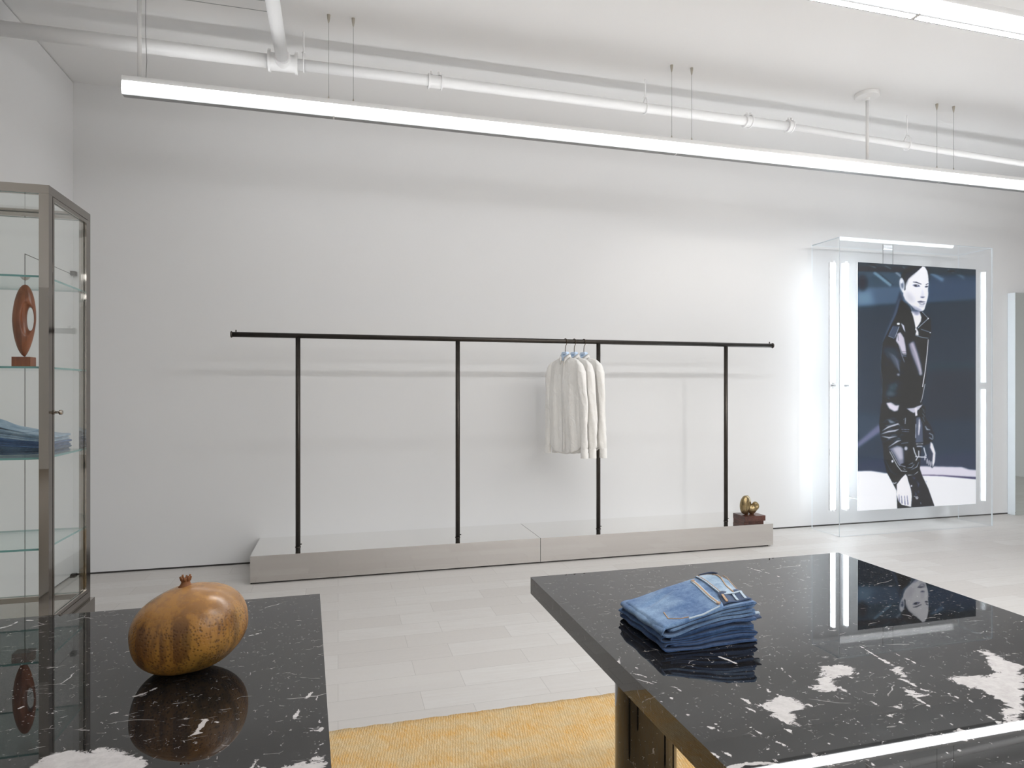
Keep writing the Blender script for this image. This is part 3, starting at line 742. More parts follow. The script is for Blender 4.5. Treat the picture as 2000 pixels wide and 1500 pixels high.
    for a in ([(830, 1660), (856, 1700)], [(870, 1730), (905, 1750), (908, 1790)], [(840, 1690), (880, 1700)], [(870, 1770), (905, 1795)]): L(a, 8, (180, 186, 202), 4)
    rr = random.Random(4)
    for k in range(60):
        x, y = 420+rr.random()*170, 900+rr.random()*560; L([(x, y), (x+14+rr.random()*20, y+10+rr.random()*22)], [1, 4+rr.random()*4, 1][:2], (120, 130, 150), 3, .25+.25*rr.random())
    for k in range(26):
        x, y = 400+rr.random()*180, 1600+rr.random()*230; L([(x, y), (x+24, y-8-rr.random()*14), (x+50, y-6)], [2, 7, 2], (150, 158, 178), 4, .3+.35*rr.random())
    for k in range(24):
        x, y = 600+rr.random()*110, 880+rr.random()*240; L([(x, y), (x+8+rr.random()*12, y+30)], 3, (130, 130, 150), 4, .35)
    for k in range(18):
        x, y = 690+rr.random()*150, 2180+rr.random()*240; L([(x, y), (x+14, y+16)], 5, (80, 86, 116), 4, .5)
    # hand on the right
    P([(880, 1815), (900, 1830), (930, 1910), (928, 1980), (915, 2060), (900, 2075), (880, 2050), (850, 2040), (822, 2000), (820, 1970), (850, 1980), (868, 1930), (862, 1870)], (60, 68, 90), 3)
    P([(885, 1815), (905, 1835), (932, 1920), (926, 2010), (905, 2070), (900, 2020), (908, 1930), (880, 1870)], (236, 236, 244), 4)
    for x, y in ((850, 2030), (868, 2045), (886, 2055), (828, 1995)): L([(x+2, y-50), (x, y)], 9, (222, 222, 234), 3)
    # pocket, cuff, lower jacket
    P([(470, 1890), (560, 1850), (620, 1880), (625, 2030), (590, 2060), (540, 1960), (500, 1900)], (146, 148, 170), 8, .9)
    P([(520, 1880), (600, 1860), (615, 1980), (585, 1990)], (206, 206, 222), 8, .7); E_(644, 1880, 16, 20, (190, 192, 208), 5)
    L([(485, 1910), (560, 2050), (600, 2100), (655, 2105)], 6, (232, 234, 242), 2); L([(500, 1905), (575, 2040), (640, 2090)], 4, (210, 212, 226), 2); E_(512, 2005, 11, 14, (226, 226, 236), 3)
    E_(620, 2050, 34, 24, (20, 28, 38), 4); 
    for a in ([(670, 2040), (710, 2020), (712, 2045)], [(650, 2070), (700, 2066), (730, 2030)], [(690, 2090), (750, 2060), (770, 2010)], [(580, 2040), (640, 2060)]): L(a, [3, 8, 3][:len(a)], (196, 200, 216), 3)
    L([(662, 2140), (720, 2140), (764, 2105)], 5, (226, 228, 238), 2)
    L([(515, 2215), (535, 2222), (552, 2210)], 9, (220, 222, 232), 3); L([(440, 1990), (500, 2110), (560, 2140)], 4, (120, 130, 150), 3, .7)
    # left hand and trousers
    P([(640, 2130), (655, 2150), (668, 2200), (695, 2270), (702, 2350), (695, 2450), (675, 2448), (640, 2440), (600, 2430), (570, 2390), (552, 2330), (555, 2230), (600, 2170)], (240, 240, 246), 3)
    for a in ([(575, 2330), (580, 2400)], [(600, 2340), (606, 2420)], [(630, 2340), (636, 2430)], [(655, 2340), (664, 2430)]): L(a, [4, 9], (84, 90, 130), 3)
    P([(560, 2390), (600, 2430), (690, 2452), (690, 2462), (560, 2466)], (24, 34, 44), 3)
    P([(664, 2150), (780, 2120), (860, 2270), (920, 2440), (700, 2452), (706, 2330), (680, 2230)], (26, 36, 50), 3)
    for a in ([(700, 2160), (730, 2170), (720, 2190)], [(750, 2200), (770, 2230), (760, 2260)], [(730, 2300), (745, 2340)], [(760, 2290), (770, 2310)]): L(a, [3, 12, 3][:len(a)], (110, 112, 146), 5, .9)
    E_(698, 2246, 8, 10, (206, 208, 220), 2); E_(752, 2362, 13, 13, (216, 218, 228), 2); E_(752, 2362, 6, 6, (24, 34, 44), 1); L([(720, 2345), (745, 2356)], 5, (216, 218, 228), 2); L([(786, 2405), (792, 2425)], 4, (200, 202, 216), 2)
    return im, S, ox, oy
YPOS = 4.63
def ony(u, v, Y):
    a = (u-1000)/F; s, c = math.sin(TH), math.cos(TH); rx, ry = s+a*c, c-a*s
    return rx*Y/ry, H+(V0-v)/F*Y/ry
def onz(u, v, Z):
    a = (u-1000)/F; b = (V0-v)/F; s, c = math.sin(TH), math.cos(TH); t = (Z-H)/b
    return (s+a*c)*t, (c-a*s)*t
im, S_, ox, oy = paint_print()
pxa, pza = ony(1674.6, 997.6, YPOS); pxb, pzb = ony(1905, 525, YPOS); pxa0, pzt = ony(1674.6, 512, YPOS)
nx, nz = 300, 620
XS = np.linspace(pxa, pxb, nx); ZS = np.linspace(pza, pzt, nz)
XX, ZZ = np.meshgrid(XS, ZS)
ss, cc = math.sin(TH), math.cos(TH); D_ = XX*ss+YPOS*cc
U = 1000+F*(XX*cc-YPOS*ss)/D_; Vv = V0-F*(ZZ-H)/D_
ix = (((U-1640)*5-ox)*S_); iy = (((Vv-500)*5-oy)*S_)
ix = np.clip(ix, 0, im.shape[1]-2); iy = np.clip(iy, 0, im.shape[0]-2)
i0, j0 = iy.astype(int), ix.astype(int); fy, fx = (iy-i0)[..., None], (ix-j0)[..., None]
colr = (im[i0, j0]*(1-fy)*(1-fx)+im[i0+1, j0]*fy*(1-fx)+im[i0, j0+1]*(1-fy)*fx+im[i0+1, j0+1]*fy*fx)
lin = np.where(colr <= .04045, colr/12.92, ((colr+.055)/1.055)**2.4)
lin = np.clip((lin-np.array((.026, .024, .026)))*np.array((1.08, 1.06, 1.04)), .001, 1)
lin = np.where(lin < .25, lin*(.7+1.2*lin), lin)
def grid_mesh(name, PX, PY, PZ):
    n, m = PX.shape; V = np.stack([PX.ravel(), PY.ravel(), PZ.ravel()], 1)
    I = np.arange(n*m).reshape(n, m); Q = np.stack([I[:-1, :-1].ravel(), I[:-1, 1:].ravel(), I[1:, 1:].ravel(), I[1:, :-1].ravel()], 1)
    me = bpy.data.meshes.new(name); me.vertices.add(len(V)); me.vertices.foreach_set('co', V.ravel())
    me.loops.add(Q.size); me.loops.foreach_set('vertex_index', Q.ravel()); me.polygons.add(len(Q))
    me.polygons.foreach_set('loop_start', np.arange(0, Q.size, 4)); me.polygons.foreach_set('loop_total', np.full(len(Q), 4))
    me.update(); me.validate(); return me
me = grid_mesh('print', XX, np.full_like(XX, YPOS-.0045), ZZ)
ca = me.color_attributes.new('ink', 'FLOAT_COLOR', 'POINT')
ca.data.foreach_set('color', np.concatenate([lin.reshape(-1, 3), np.ones((nx*nz, 1))], 1).ravel())
t = NT('backlit_print'); at = t.n('ShaderNodeAttribute', attribute_name='ink').outputs['Color']
t.pbr(_Base_Color=at, _Roughness=.6); t.link(at, t.p.inputs['Emission Color']); t.p.inputs['Emission Strength'].default_value = .22
pr = link('fashion_print', me, t.m, lc)
pr['label'] = 'black and white photograph of a person in a belted leather biker jacket, standing, hair tied back'
obj('print_backing', B(pxa, pxb, YPOS-.004, YPOS+.004, pza, pzt), M['white_metal'], lc)

# ---------------------------------------------------------------- standing mirror on the right
mr = thing('wall_mirror', 'tall mirror with pale edges standing against the back wall, at the right frame edge', 'mirror', (0, 0, 0))
obj('mirror_body', B(6.503, 7.7, 4.864, 4.938, .001, 2.218), M['acrylic_edge'], mr, bevel=.0015)
obj('mirror_glass', B(6.504, 7.699, 4.860, 4.8635, .002, 2.217), M['mirror'], mr)

# ---------------------------------------------------------------- marble tables
ZT = .758
KT = (H-ZT)/.5
def table_top(name, corners, thick, parent, strokes, nu, nv):
    """corners: far-left, far-right, near-right, near-left"""
    c = np.array(corners); u = np.linspace(0, 1, nu); v = np.linspace(0, 1, nv); Uu, Vv = np.meshgrid(u, v)
    Pq = (c[0][None, None]*((1-Uu)*(1-Vv))[..., None]+c[1]*(Uu*(1-Vv))[..., None]+c[2]*(Uu*Vv)[..., None]+c[3]*((1-Uu)*Vv)[..., None])
    X, Y = Pq[..., 0], Pq[..., 1]
    x0, y0 = X.min(), Y.min(); res = .0022
    fw, fh = int((X.max()-x0)/res)+2, int((Y.max()-y0)/res)+2
    fld = np.zeros((fh, fw, 1))
    for kind, pts, w, a in strokes:
        tp = [onz(px, py, ZT) for px, py in pts]; tp = [((p[0]-x0)/res, (p[1]-y0)/res) for p in tp]
        if kind == 'L': tp = stroke_pts(tp, [max(1.2, q/res) for q in (w if isinstance(w, (list, tuple)) else [w]*len(tp))])
        paint_poly(fld, tp, (1.0,), .9 if kind == 'L' else 5.0, a)
    gx = np.clip((X-x0)/res, 0, fw-2); gy = np.clip((Y-y0)/res, 0, fh-2); i, j = gy.astype(int), gx.astype(int)
    fy, fx = gy-i, gx-j; f = fld[..., 0]
    val = f[i, j]*(1-fy)*(1-fx)+f[i+1, j]*fy*(1-fx)+f[i, j+1]*(1-fy)*fx+f[i+1, j+1]*fy*fx
    bev = .0015
    me = grid_mesh(name, X, Y, np.full_like(X, ZT))
    # flip so that the top faces up, then add the sides as a second closed skirt
    bm = bmesh.new(); bm.from_mesh(me)
    lay = bm.verts.layers.float.new('veins')
    bm.verts.ensure_lookup_table()
    vr = val.ravel()
    for k, vtx in enumerate(bm.verts): vtx[lay] = float(vr[k])
    cs = [Vector((*p, 0)) for p in corners]; n = 4
    Q = []
    for zz in (ZT, ZT-thick): Q.append([bm.verts.new((p.x, p.y, zz)) for p in cs])
    for k in range(4): bm.faces.new((Q[0][k], Q[0][(k+1) % 4], Q[1][(k+1) % 4], Q[1][k]))
    bm.faces.new(Q[1])
    for e in Q[0]+Q[1]: e[lay] = .0
    bmesh.ops.recalc_face_normals(bm, faces=bm.faces[:])
    for f_ in bm.faces:
        if abs(f_.calc_center_median().z-ZT) < 1e-5 and f_.normal.z < 0: f_.normal_flip()
    bm.to_mesh(me); bm.free()
    return link(name, me, M['marble'], parent)
def c8(*p): return [(1000+x/2, 1060+y/2) for x, y in p]
def c4(*p): return [(x/3.03, 1100+y/3.03) for x, y in p]
def c44(*p): return [(1020+x/3.847, 1110+y/3.847) for x, y in p]
RS = [
 ('P', c8((1205,478),(1260,470),(1345,480),(1335,520),(1270,525),(1240,555),(1335,575),(1290,585),(1200,570),(1175,600),(1145,595),(1185,540),(1205,520)), 0, .95),
 ('P', c8((975,625),(1040,600),(1130,605),(1140,640),(1125,670),(1100,640),(1085,655),(1105,690),(1150,708),(1110,722),(1070,712),(1035,690),(1020,660),(985,645)), 0, .95),
 ('P', c8((1470,455),(1510,480),(1560,525),(1550,560),(1570,580),(1640,600),(1655,605),(1590,612),(1540,590),(1525,540),(1480,490)), 0, .9),
 ('P', c8((1800,408),(1880,418),(1910,455),(2000,470),(2000,760),(1960,745),(1930,700),(1905,650),(1950,640),(1900,610),(1840,575),(1700,535),(1680,518),(1760,520),(1880,520),(1885,490),(1850,470),(1860,440)), 0, .9),
 ('P', c8((1190,735),(1218,730),(1215,760),(1185,812),(1168,800),(1170,775)), 0, .9),
 ('P', c8((1450,590),(1500,620),(1560,645),(1570,660),(1480,650),(1455,620)), 0, .65),
 ('P', c8((1440,660),(1490,655),(1500,690),(1460,700)), 0, .6), ('P', c8((1370,690),(1400,685),(1395,710),(1372,710)), 0, .8),
 ('P', c8((1860,680),(1930,700),(1920,720),(1880,715)), 0, .8), ('P', c8((1700,700),(1800,745),(1790,770),(1740,765)), 0, .7),
 ('P', c8((700,685),(735,672),(730,690),(745,700),(705,700)), 0, .9), ('P', c8((860,715),(900,705),(915,730),(895,750),(870,730)), 0, .85),
 ('P', c8((940,760),(985,770),(1000,800),(960,800)), 0, .85), ('P', c8((1030,740),(1060,770),(1075,800),(1045,800)), 0, .85), ('P', c8((890,640),(930,630),(900,655)), 0, .8),
 ('P', c8((900,620),(960,625),(980,640),(900,640)), 0, .7), ('P', c8((850,800),(880,830),(870,860),(850,850)), 0, .8), ('P', c8((1060,800),(1120,830),(1110,850),(1040,830)), 0, .75),
 ('L', c8((830,880),(930,862),(1010,858),(1060,872)), .007, 1), ('P', c8((1180,850),(1240,845),(1330,850),(1310,870),(1190,880)), 0, .9), ('P', c8((1560,760),(1640,740),(1750,750),(1700,775),(1580,790)), 0, .7),
 ('L', c8((1355,400),(1420,440),(1470,470)), .004, 1), ('L', c8((1480,425),(1560,460),(1610,490)), .003, .9), ('L', c8((1520,530),(1600,570),(1660,585)), .003, .9),
 ('L', c8((1570,600),(1650,650),(1720,710),(1790,750)), .003, .9), ('L', c8((1800,520),(1780,600),(1830,660),(1900,700)), .003, .8),
 ('L', c8((810,443),(840,455),(882,472)), .005, 1), ('L', c8((780,470),(810,443)), .003, .8), ('L', c8((910,92),(950,105),(1000,118),(1048,133)), .004, .8), ('L', c8((1090,132),(1145,148)), .004, .8),
 ('L', c8((1355,155),(1450,170),(1530,165)), .003, .7), ('L', c8((1040,460),(1060,500),(1110,540)), .003, .9), ('L', c8((700,700),(760,760),(800,770)), .002, .7),
 ('L', c44((735,675),(725,700),(745,745),(790,780),(850,790),(930,810),(940,830),(1020,862)), [.002,.006,.006,.006,.004,.004,.003,.002], 1),
 ('L', c44((770,600),(785,650),(800,680)), .002, .9), ('L', c44((820,700),(850,698),(865,720),(850,740),(825,720),(820,700)), .002, .8), ('L', c44((850,740),(878,762)), .002, .8), ('L', c44((920,830),(960,890),(1000,900)), .002, .9),
 ('L', c44((330,140),(370,148),(410,152)), .002, .8), ('L', c44((550,200),(600,208)), .002, .6), ('L', c44((430,415),(470,390)), .002, .6), ('L', c44((570,545),(610,540)), .004, .6),
]
for k in range(70):
    x = 1180+rng.random()*800; y = 1335+rng.random()*160
    if (x-1180) < (y-1335)*0.0: continue
    dx = 6+rng.random()*16; RS.append(('L', [(x, y), (x+dx, y+dx*(.2+.5*rng.random())), (x+dx*1.5, y+dx*.9)], [.001, .003+.003*rng.random(), .001], .6+.3*rng.random()))
LS = [
 ('P', c4((210,1190),(300,1120),(430,1100),(500,1105),(640,1095),(712,1095),(722,1130),(800,1128),(860,1150),(880,1180),(915,1230),(900,1260),(100,1260)), 0, .95),
 ('P', c4((1430,1205),(1500,1195),(1640,1200),(1740,1180),(1745,1155),(1830,1148),(1945,1160),(1950,1260),(1400,1260)), 0, .85),
 ('L', c4((1222,922),(1200,960),(1165,1000),(1120,1028)), [.006,.008,.006,.001], 1), ('L', c4((1165,1005),(1205,1000)), .004, .9), ('L', c4((1130,935),(1165,918),(1230,922),(1335,950)), .002, .8),
 ('L', c4((1855,755),(1830,785),(1800,805)), [.007,.006,.003], 1), ('L', c4((1780,855),(1760,890),(1742,925)), [.004,.007,.002], .9), ('L', c4((1900,875),(1895,920),(1910,970),(1900,1010)), .003, .9),
 ('L', c4((1760,1000),(1830,992),(1920,985)), .002, .8), ('L', c4((1930,1040),(1900,1080),(1870,1120)), .003, .9), ('L', c4((1550,1130),(1520,1170),(1490,1200)), .003, .8),
 ('L', c4((765,795),(830,778),(870,765),(935,735)), [.001,.004,.002,.004], 1), ('L', c4((910,825),(920,800),(960,790)), .003, .7), ('L', c4((1480,430),(1555,408)), .003, .9),
 ('L', c4((0,385),(60,370),(120,340)), .004, .9), ('L', c4((155,336),(205,338)), .006, .9), ('L', c4((110,862),(160,840)), .005, 1), ('L', c4((570,360),(680,364)), .003, .7),
 ('L', c4((650,895),(690,870),(700,890)), .003, .7), ('L', c4((610,950),(620,930)), .003, .8), ('L', c4((730,1025),(770,1000)), .002, .9), ('L', c4((20,1205),(120,1180),(200,1120)), .003, .8), ('L', c4((0,1110),(60,1070)), .002, .8),
 ('P', c4((1535,622),(1560,628),(1545,638)), 0, .9), ('L', c4((1420,575),(1440,470)), .001, .4), ('P', c4((810,672),(850,674),(835,684)), 0, .8), ('L', c4((1830,475),(1868,440)), .002, .8), ('L', c4((1720,1000),(1730,975)), .005, .7),
]
for k in range(60):
    x = 10+rng.random()*600; y = 1230+rng.random()*250; dx = 2+rng.random()*9
    LS.append(('L', [(x, y), (x+dx, y-dx*.4*rng.random()), (x+dx*1.7, y-dx*.9)], [.001, .0025+.002*rng.random(), .001], .5+.3*rng.random()))
tr = thing('marble_table', 'black marble display table with white veins, carrying the stack of folded jeans', 'table', (0, 0, 0))
table_top('tabletop', [(.496*KT, 1.643*KT), (1.482*KT, 1.643*KT), (1.44*KT, .42), (.496*KT, .42)], .043, tr, RS, 360, 440)
for x, y in ((.640, 1.262), (1.30, 1.262), (1.30, .62)):
    c = bmesh.new(); lathe(c, [(.0655, .0135), (.0655, ZT-.043)], x, y, 56); smooth_angle(obj('leg', c, M['marble'], tr))
tl = thing('marble_table', 'black marble display table with white veins, under the round gourd at bottom left', 'table', (0, 0, 0))
table_top('tabletop', [(-1.30, 1.643*KT), (-.043*KT, 1.643*KT), (.012, .42), (-1.30, .42)], .043, tl, LS, 420, 420)
for x, y in ((-.3, 1.2), (-1.0, 1.2), (-1.0, .6), (-.3, .6)):
    c = bmesh.new(); lathe(c, [(.0655, .0135), (.0655, ZT-.043)], x, y, 48); smooth_angle(obj('leg', c, M['marble'], tl))

# ---------------------------------------------------------------- rug
nxr, nyr = 620, 60
Xr, Yr = np.meshgrid(np.linspace(-1.42, 3.0, nxr), np.linspace(.1, 2.425, nyr))
edge = .0010*rng.standard_normal((nyr, nxr)); Yr = Yr+np.where(np.arange(nyr)[:, None] == nyr-1, edge*1.2, 0)
me = grid_mesh('rug', Xr, Yr, .011+.0015*rng.standard_normal(Xr.shape)*0+.001*np.sin(Xr*60))
ro = link('rug', me, M['rug'], None, True); tag(ro, 'golden yellow wool rug lying under the right marble table', 'rug')
so = ro.modifiers.new('pile', 'SOLIDIFY'); so.thickness = .0095; so.offset = -1

# ---------------------------------------------------------------- folded jeans
def ribbon_path():
    def arc(cx, cz, rx, rz, a0, a1, n=9): return [(cx+rx*math.cos(a), cz+rz*math.sin(a)) for a in np.linspace(a0, a1, n)]
    p = [(s, .12) for s in np.linspace(.985, .05, 16)]
    p += arc(.05, .5, .05, .38, -math.pi/2, -3*math.pi/2, 13)[1:-1]
    p += [(s, .88) for s in np.linspace(.05, .96, 18)]
    p += arc(.96, .755, .035, .125, math.pi/2, -math.pi/2, 9)[1:-1]
    p += [(s, .63) for s in np.linspace(.96, .12, 16)]
    p += arc(.12, .5, .028, .13, math.pi/2, 3*math.pi/2, 9)[1:-1]
    p += [(s, .37) for s in np.linspace(.12, .97, 16)]
    return p
def folded(name, W, Dp, z0f, z1f, mat, parent, seed=0, tt=.215, ny=26, offx=0., jag=.004, flare=0.):
    r = random.Random(seed); path = ribbon_path(); n = len(path); ph = [r.uniform(0, 6.28) for _ in range(6)]
    prof = []
    for i, (s, t_) in enumerate(path):
        a = path[max(0, i-1)]; b = path[min(n-1, i+1)]
        dx, dz = (b[0]-a[0])*W, (b[1]-a[1])*.02; l = math.hypot(dx, dz) or 1
        prof.append((s, t_, -dz/l, dx/l))
    V, Fc = [], []
    for j in range(ny):
        y = Dp*j/(ny-1); f = j/(ny-1)
        off = []
        for side in (1, -1):
            row = []
            for (s, t_, nx_, nz_) in prof:
                x = s*W; z0, z1 = z0f(x, y), z1f(x, y); h = z1-z0
                px = x+nx_*side*tt*h*.5+offx+jag*math.sin(f*5+ph[0])*.5+.0015*math.sin(f*17+s*5+ph[1])
                pz_ = z0+(t_*h)+nz_*side*tt*h*.5+.0006*math.sin(x*90+ph[2]+f*6)
                px *= 1+flare*min(1, f*1.2)
                yy = y+.0012*math.sin(s*9+ph[3])+(1-f)*(.0045*math.sin(t_*11+ph[4]+s*2)+.004*(.25 < t_ < .75))
                row.append((px, yy, pz_))
            off.append(row)
        V += off[0]+off[1]
    R = 2*n
    for j in range(ny-1):
        a, b = j*R, (j+1)*R
        for k in range(n-1):
            Fc.append((a+k, a+k+1, b+k+1, b+k)); Fc.append((a+n+k+1, a+n+k, b+n+k, b+n+k+1))
        Fc.append((a, b, b+n, a+n)); Fc.append((a+n-1, a+2*n-1, b+2*n-1, b+n-1))
    base = len(V)
    for j in (0, ny-1):
        V += V[j*R:(j+1)*R]
    for e, b0 in enumerate((base, base+R)):
        for k in range(n-1):
            q = (b0+k, b0+k+1, b0+n+k+1, b0+n+k); Fc.append(q if e else q[::-1])
    o = pyd(name, V, Fc, mat, parent)
    bmx = bmesh.new(); bmx.from_mesh(o.data); bmesh.ops.recalc_face_normals(bmx, faces=bmx.faces[:]); bmx.to_mesh(o.data); bmx.free()
    for p in o.data.polygons: p.use_smooth = True
    return o
JX, JY = .594, 1.104; JW, JD = .205, .185
def lvl(k):   # stack level surfaces, rising to the right
    def f(x, y):
        s = min(1, max(0, x/.17)); left = (0, .0135, .0285, .0445)[k]; right = (0, .0225, .050, .0770)[k]
        sm = s*s*(3-2*s); wob = .0015*math.sin(x*40+k*2.1)*(k > 0)
        return .0008+left+(right-left)*sm+wob-(.002*k)*(y/JD)
    return f
rel = (JX*KT, JY*KT, ZT)
def sheet(name, fn, nu, nv, mat, parent, th_=.0022, smooth=True):
    V = [fn(i/(nu-1), j/(nv-1)) for j in range(nv) for i in range(nu)]
    Fq = [(j*nu+i, j*nu+i+1, (j+1)*nu+i+1, (j+1)*nu+i) for j in range(nv-1) for i in range(nu-1)]
    o = pyd(name, V, Fq, mat, parent, smooth); so = o.modifiers.new('cloth', 'SOLIDIFY'); so.thickness = th_; so.offset = -1; return o
def strip(name, f, pts, w, h, mat, parent):
    """a flat seam band following surface f through (x,y) points"""
    V, Fq = [], []; P = [np.array(p, float) for p in pts]
    Q = []
    for a, b in zip(P, P[1:]):
        for k in range(10): Q.append(a+(b-a)*k/10)
    Q.append(P[-1])
    for i, p in enumerate(Q):
        d = Q[min(i+1, len(Q)-1)]-Q[max(0, i-1)]; d = d/max(1e-9, np.hypot(*d)); n = np.array([-d[1], d[0]])*w/2
        for s, e in ((-1, 0), (-1, 1), (1, 1), (1, 0)):
            q = p+n*s; V.append((q[0], q[1], f(q[0], q[1])+(h if e else -.0005)))
    for i in range(len(Q)-1):
        for k in range(4): Fq.append((i*4+k, i*4+(k+1) % 4, (i+1)*4+(k+1) % 4, (i+1)*4+k))
    Fq += [(3, 2, 1, 0), tuple((len(Q)-1)*4+k for k in range(4))]
    o = pyd(name, V, Fq, mat, parent, False); return o
j1 = thing('folded_jeans', 'deep blue folded jeans at the bottom of the stack on the right marble table', 'jeans', rel, 'folded jeans on the right table')
folded('folded_legs', JW, JD, lvl(0), lambda x, y: lvl(1)(x, y)-.0004, M['denim_low'], j1, 1, .175, offx=.003, flare=.09)
j2 = thing('folded_jeans', 'mid blue folded jeans in the middle of the stack on the right marble table', 'jeans', rel, 'folded jeans on the right table')
folded('folded_legs', JW, JD, lvl(1), lambda x, y: lvl(2)(x, y)-.0004, M['denim_mid'], j2, 2, .165, offx=.001, flare=.10)
def wb(k, x0, x1, y0, y1, z, zz, mat, parent, name):
    return sheet(name, lambda a, b: (x0+(x1-x0)*a+.006*math.sin(math.pi*b), y0+(y1-y0)*b, z+(zz-z)*math.sin(math.pi*min(1, max(0, b)))*(a**.7)+.004*a), 12, 14, mat, parent)
f2 = lvl(2)
wb(2, .155, .216, .0, .13, .043, .052, M['denim_in'], j2, 'waistband')
for yb in (.012, .045):
    c = bmesh.new(); box(c, .205, .221, yb, yb+.006, .040, .052); obj('belt_loop', c, M['seam_pale'], j2, bevel=.001)
j3 = thing('folded_jeans', 'faded light blue jeans, pocket and waistband showing, topmost on the right marble table', 'jeans', rel, 'folded jeans on the right table')
folded('folded_legs', JW, JD, lvl(2), lambda x, y: lvl(3)(x, y)-.0004, M['denim_top'], j3, 3, .165, jag=.002, flare=.11)
def top_z(x, y):
    b = lvl(3)(x, y)+.0020
    g = .010*math.exp(-((x-.205)/.05)**2-((y-.13)/.06)**2)+.006*math.exp(-((x-.09)/.05)**2-((y-.14)/.05)**2)
    crease = -.005*math.exp(-((y-.120-.35*(x-.04))/.009)**2)*math.exp(-((x-.055)/.035)**2)+.003*math.exp(-((y-.05-.3*x)/.02)**2)*math.exp(-((x-.07)/.04)**2)
    edge = -.008*max(0, 1-y/.010)**2 - .012*max(0, 1-x/.010)**2 - .02*max(0, (y-JD+.02)/.02)**2
    return b+g+crease+edge
def xr(y): return float(np.interp(y, [0, .02, .05, .165, .19], [.130, .139, .158, .172, .174]))
def xR(y): return float(np.interp(y, [.0, .05, .15, .185], [.200, .204, .236, .226]))
def seat_fn(a, b):
    y = .002+b*(JD-.002); x = -.001+(xr(y)+.003)*a; return (x, y, top_z(max(0, x), y))
sheet('seat_panel', seat_fn, 46, 44, M['denim_top'], j3, .0024)
def p2z(x, y): return top_z(x, y)+.0028+.0015*math.sin((x+y)*60)*.4
def band_fn(a, b):
    y = .050+b*.128; x = xr(y)+(xR(y)-xr(y))*a; y2 = y-.006*math.sin(math.pi*a)*(1-b)
    return (x, y2, p2z(x, y)-.007*a**4-.010*max(0, b-.9)*10*.6)
sheet('waistband', band_fn, 22, 30, M['denim_pale'], j3, .003)
def inn(a, b):
    y = .010+b*.046; x = .136+.066*a+.018*b*(1-a); return (x, y, lvl(3)(x, y)+.0015+(.0065*b*b)+.0015*math.sin(a*9))
sheet('inner_waist', inn, 20, 10, M['denim_in'], j3, .0016)
sheet('waist_opening', lambda a, b: (.186+.044*a, .172+.012*b-.003*math.sin(math.pi*a), lvl(3)(.2, .17)+.012+.004*math.sin(math.pi*a)-.006*b), 12, 5, M['denim_in'], j3, .0016)
tz = lambda x, y: top_z(x, y)+.0004
strip('pocket_facing', tz, [(.1535, .150), (.146, .105), (.138, .060), (.1325, .018)], .0075, .0016, M['seam_pale'], j3)
strip('pocket_stitch', tz, [(.1535, .150), (.146, .105), (.138, .060), (.1325, .018)], .0030, .0022, M['seam'], j3)
for p in ((.1535, .149), (.1325, .0195)):
    strip('bar_tack', tz, [(p[0]-.003, p[1]-.001), (p[0]+.003, p[1]+.001)], .006, .003, M['seam'], j3)
strip('yoke_seam', p2z, [(.1735, .170), (.169, .12), (.1605, .054)], .0050, .0012, M['seam_pale'], j3)
strip('yoke_stitch', p2z, [(.1745, .170), (.170, .12), (.1615, .054)], .0012, .0018, M['seam'], j3)
strip('back_seam', p2z, [(.216, .172), (.204, .12), (.192, .085), (.185, .048)], .0022, .0012, M['seam'], j3)
strip('waist_rim', p2z, [(.160, .047), (.182, .042), (.203, .047)], .0040, .0012, M['seam_pale'], j3)
strip('side_stitch', p2z, [(.228, .15), (.212, .10), (.200, .052)], .0012, .0012, M['seam'], j3)
for k_, xx_ in enumerate((.148, .172, .190)):
    strip('belt_loop', lambda x, y: inn(max(0, (x-.136)/.075), (y-.01)/.046)[2]+.001, [(xx_, .014), (xx_+.008, .042)], .0045, .0012, M['seam_pale' if k_ else 'seam'], j3)
strip('pocket_corner_stitch', tz, [(.036, .060), (.030, .030), (.048, .014), (.062, .010)], .0016, .0009, M['seam'], j3)
strip('leg_seam', lambda x, y: tz(x, y), [(.060, .006), (.09, .0045), (.128, .008)], .0018, .0012, M['seam_pale'], j3)

# ---------------------------------------------------------------- gourd
gd = thing('gourd', 'large glossy brown and yellow mottled gourd resting on the left marble table', 'gourd', (-.2560*KT, 1.262*KT, ZT))
V, Fc = [], []; NU, NV = 96, 64
for j in range(NV+1):
    ph_ = math.pi*j/NV
    for i in range(NU):
        a = 2*math.pi*i/NU
        x, y, z = math.sin(ph_)*math.cos(a), math.sin(ph_)*math.sin(a), math.cos(ph_)
        # superellipse fullness, tilted so the right shoulder rides higher
        s = 1.0+.03*math.cos(2*a)+.012*math.sin(5*a+2*z)
        pn = (abs(x)**2.35+abs(y)**2.35+abs(z)**2.35)**(1/2.35); x, y, z = x/pn, y/pn, z/pn
        lx, ly = .0905*x*s, .086*y*s; lz = .0715*z
        tl_ = .15; rx = lx*math.cos(tl_)-lz*math.sin(tl_)*.7; rz_ = lx*math.sin(tl_)+lz*math.cos(tl_)
        if z > .9 : rz_ += .003*((z-.9)/.1)**2
        V.append([rx, ly, rz_])
V = np.array(V); V[:, 2] -= V[:, 2].min(); V[:, 2] += .0005
ca_, sa_ = math.cos(-.2), math.sin(-.2)
V[:, :2] = np.stack([V[:, 0]*ca_-V[:, 1]*sa_, V[:, 0]*sa_+V[:, 1]*ca_], 1)
for j in range(NV):
    for i in range(NU): Fc.append((j*NU+i, (j+1)*NU+i, (j+1)*NU+(i+1) % NU, j*NU+(i+1) % NU))
pyd('gourd_body', V, Fc, M['gourd'], gd)
tip = V[:NU].mean(0)
st = bmesh.new()
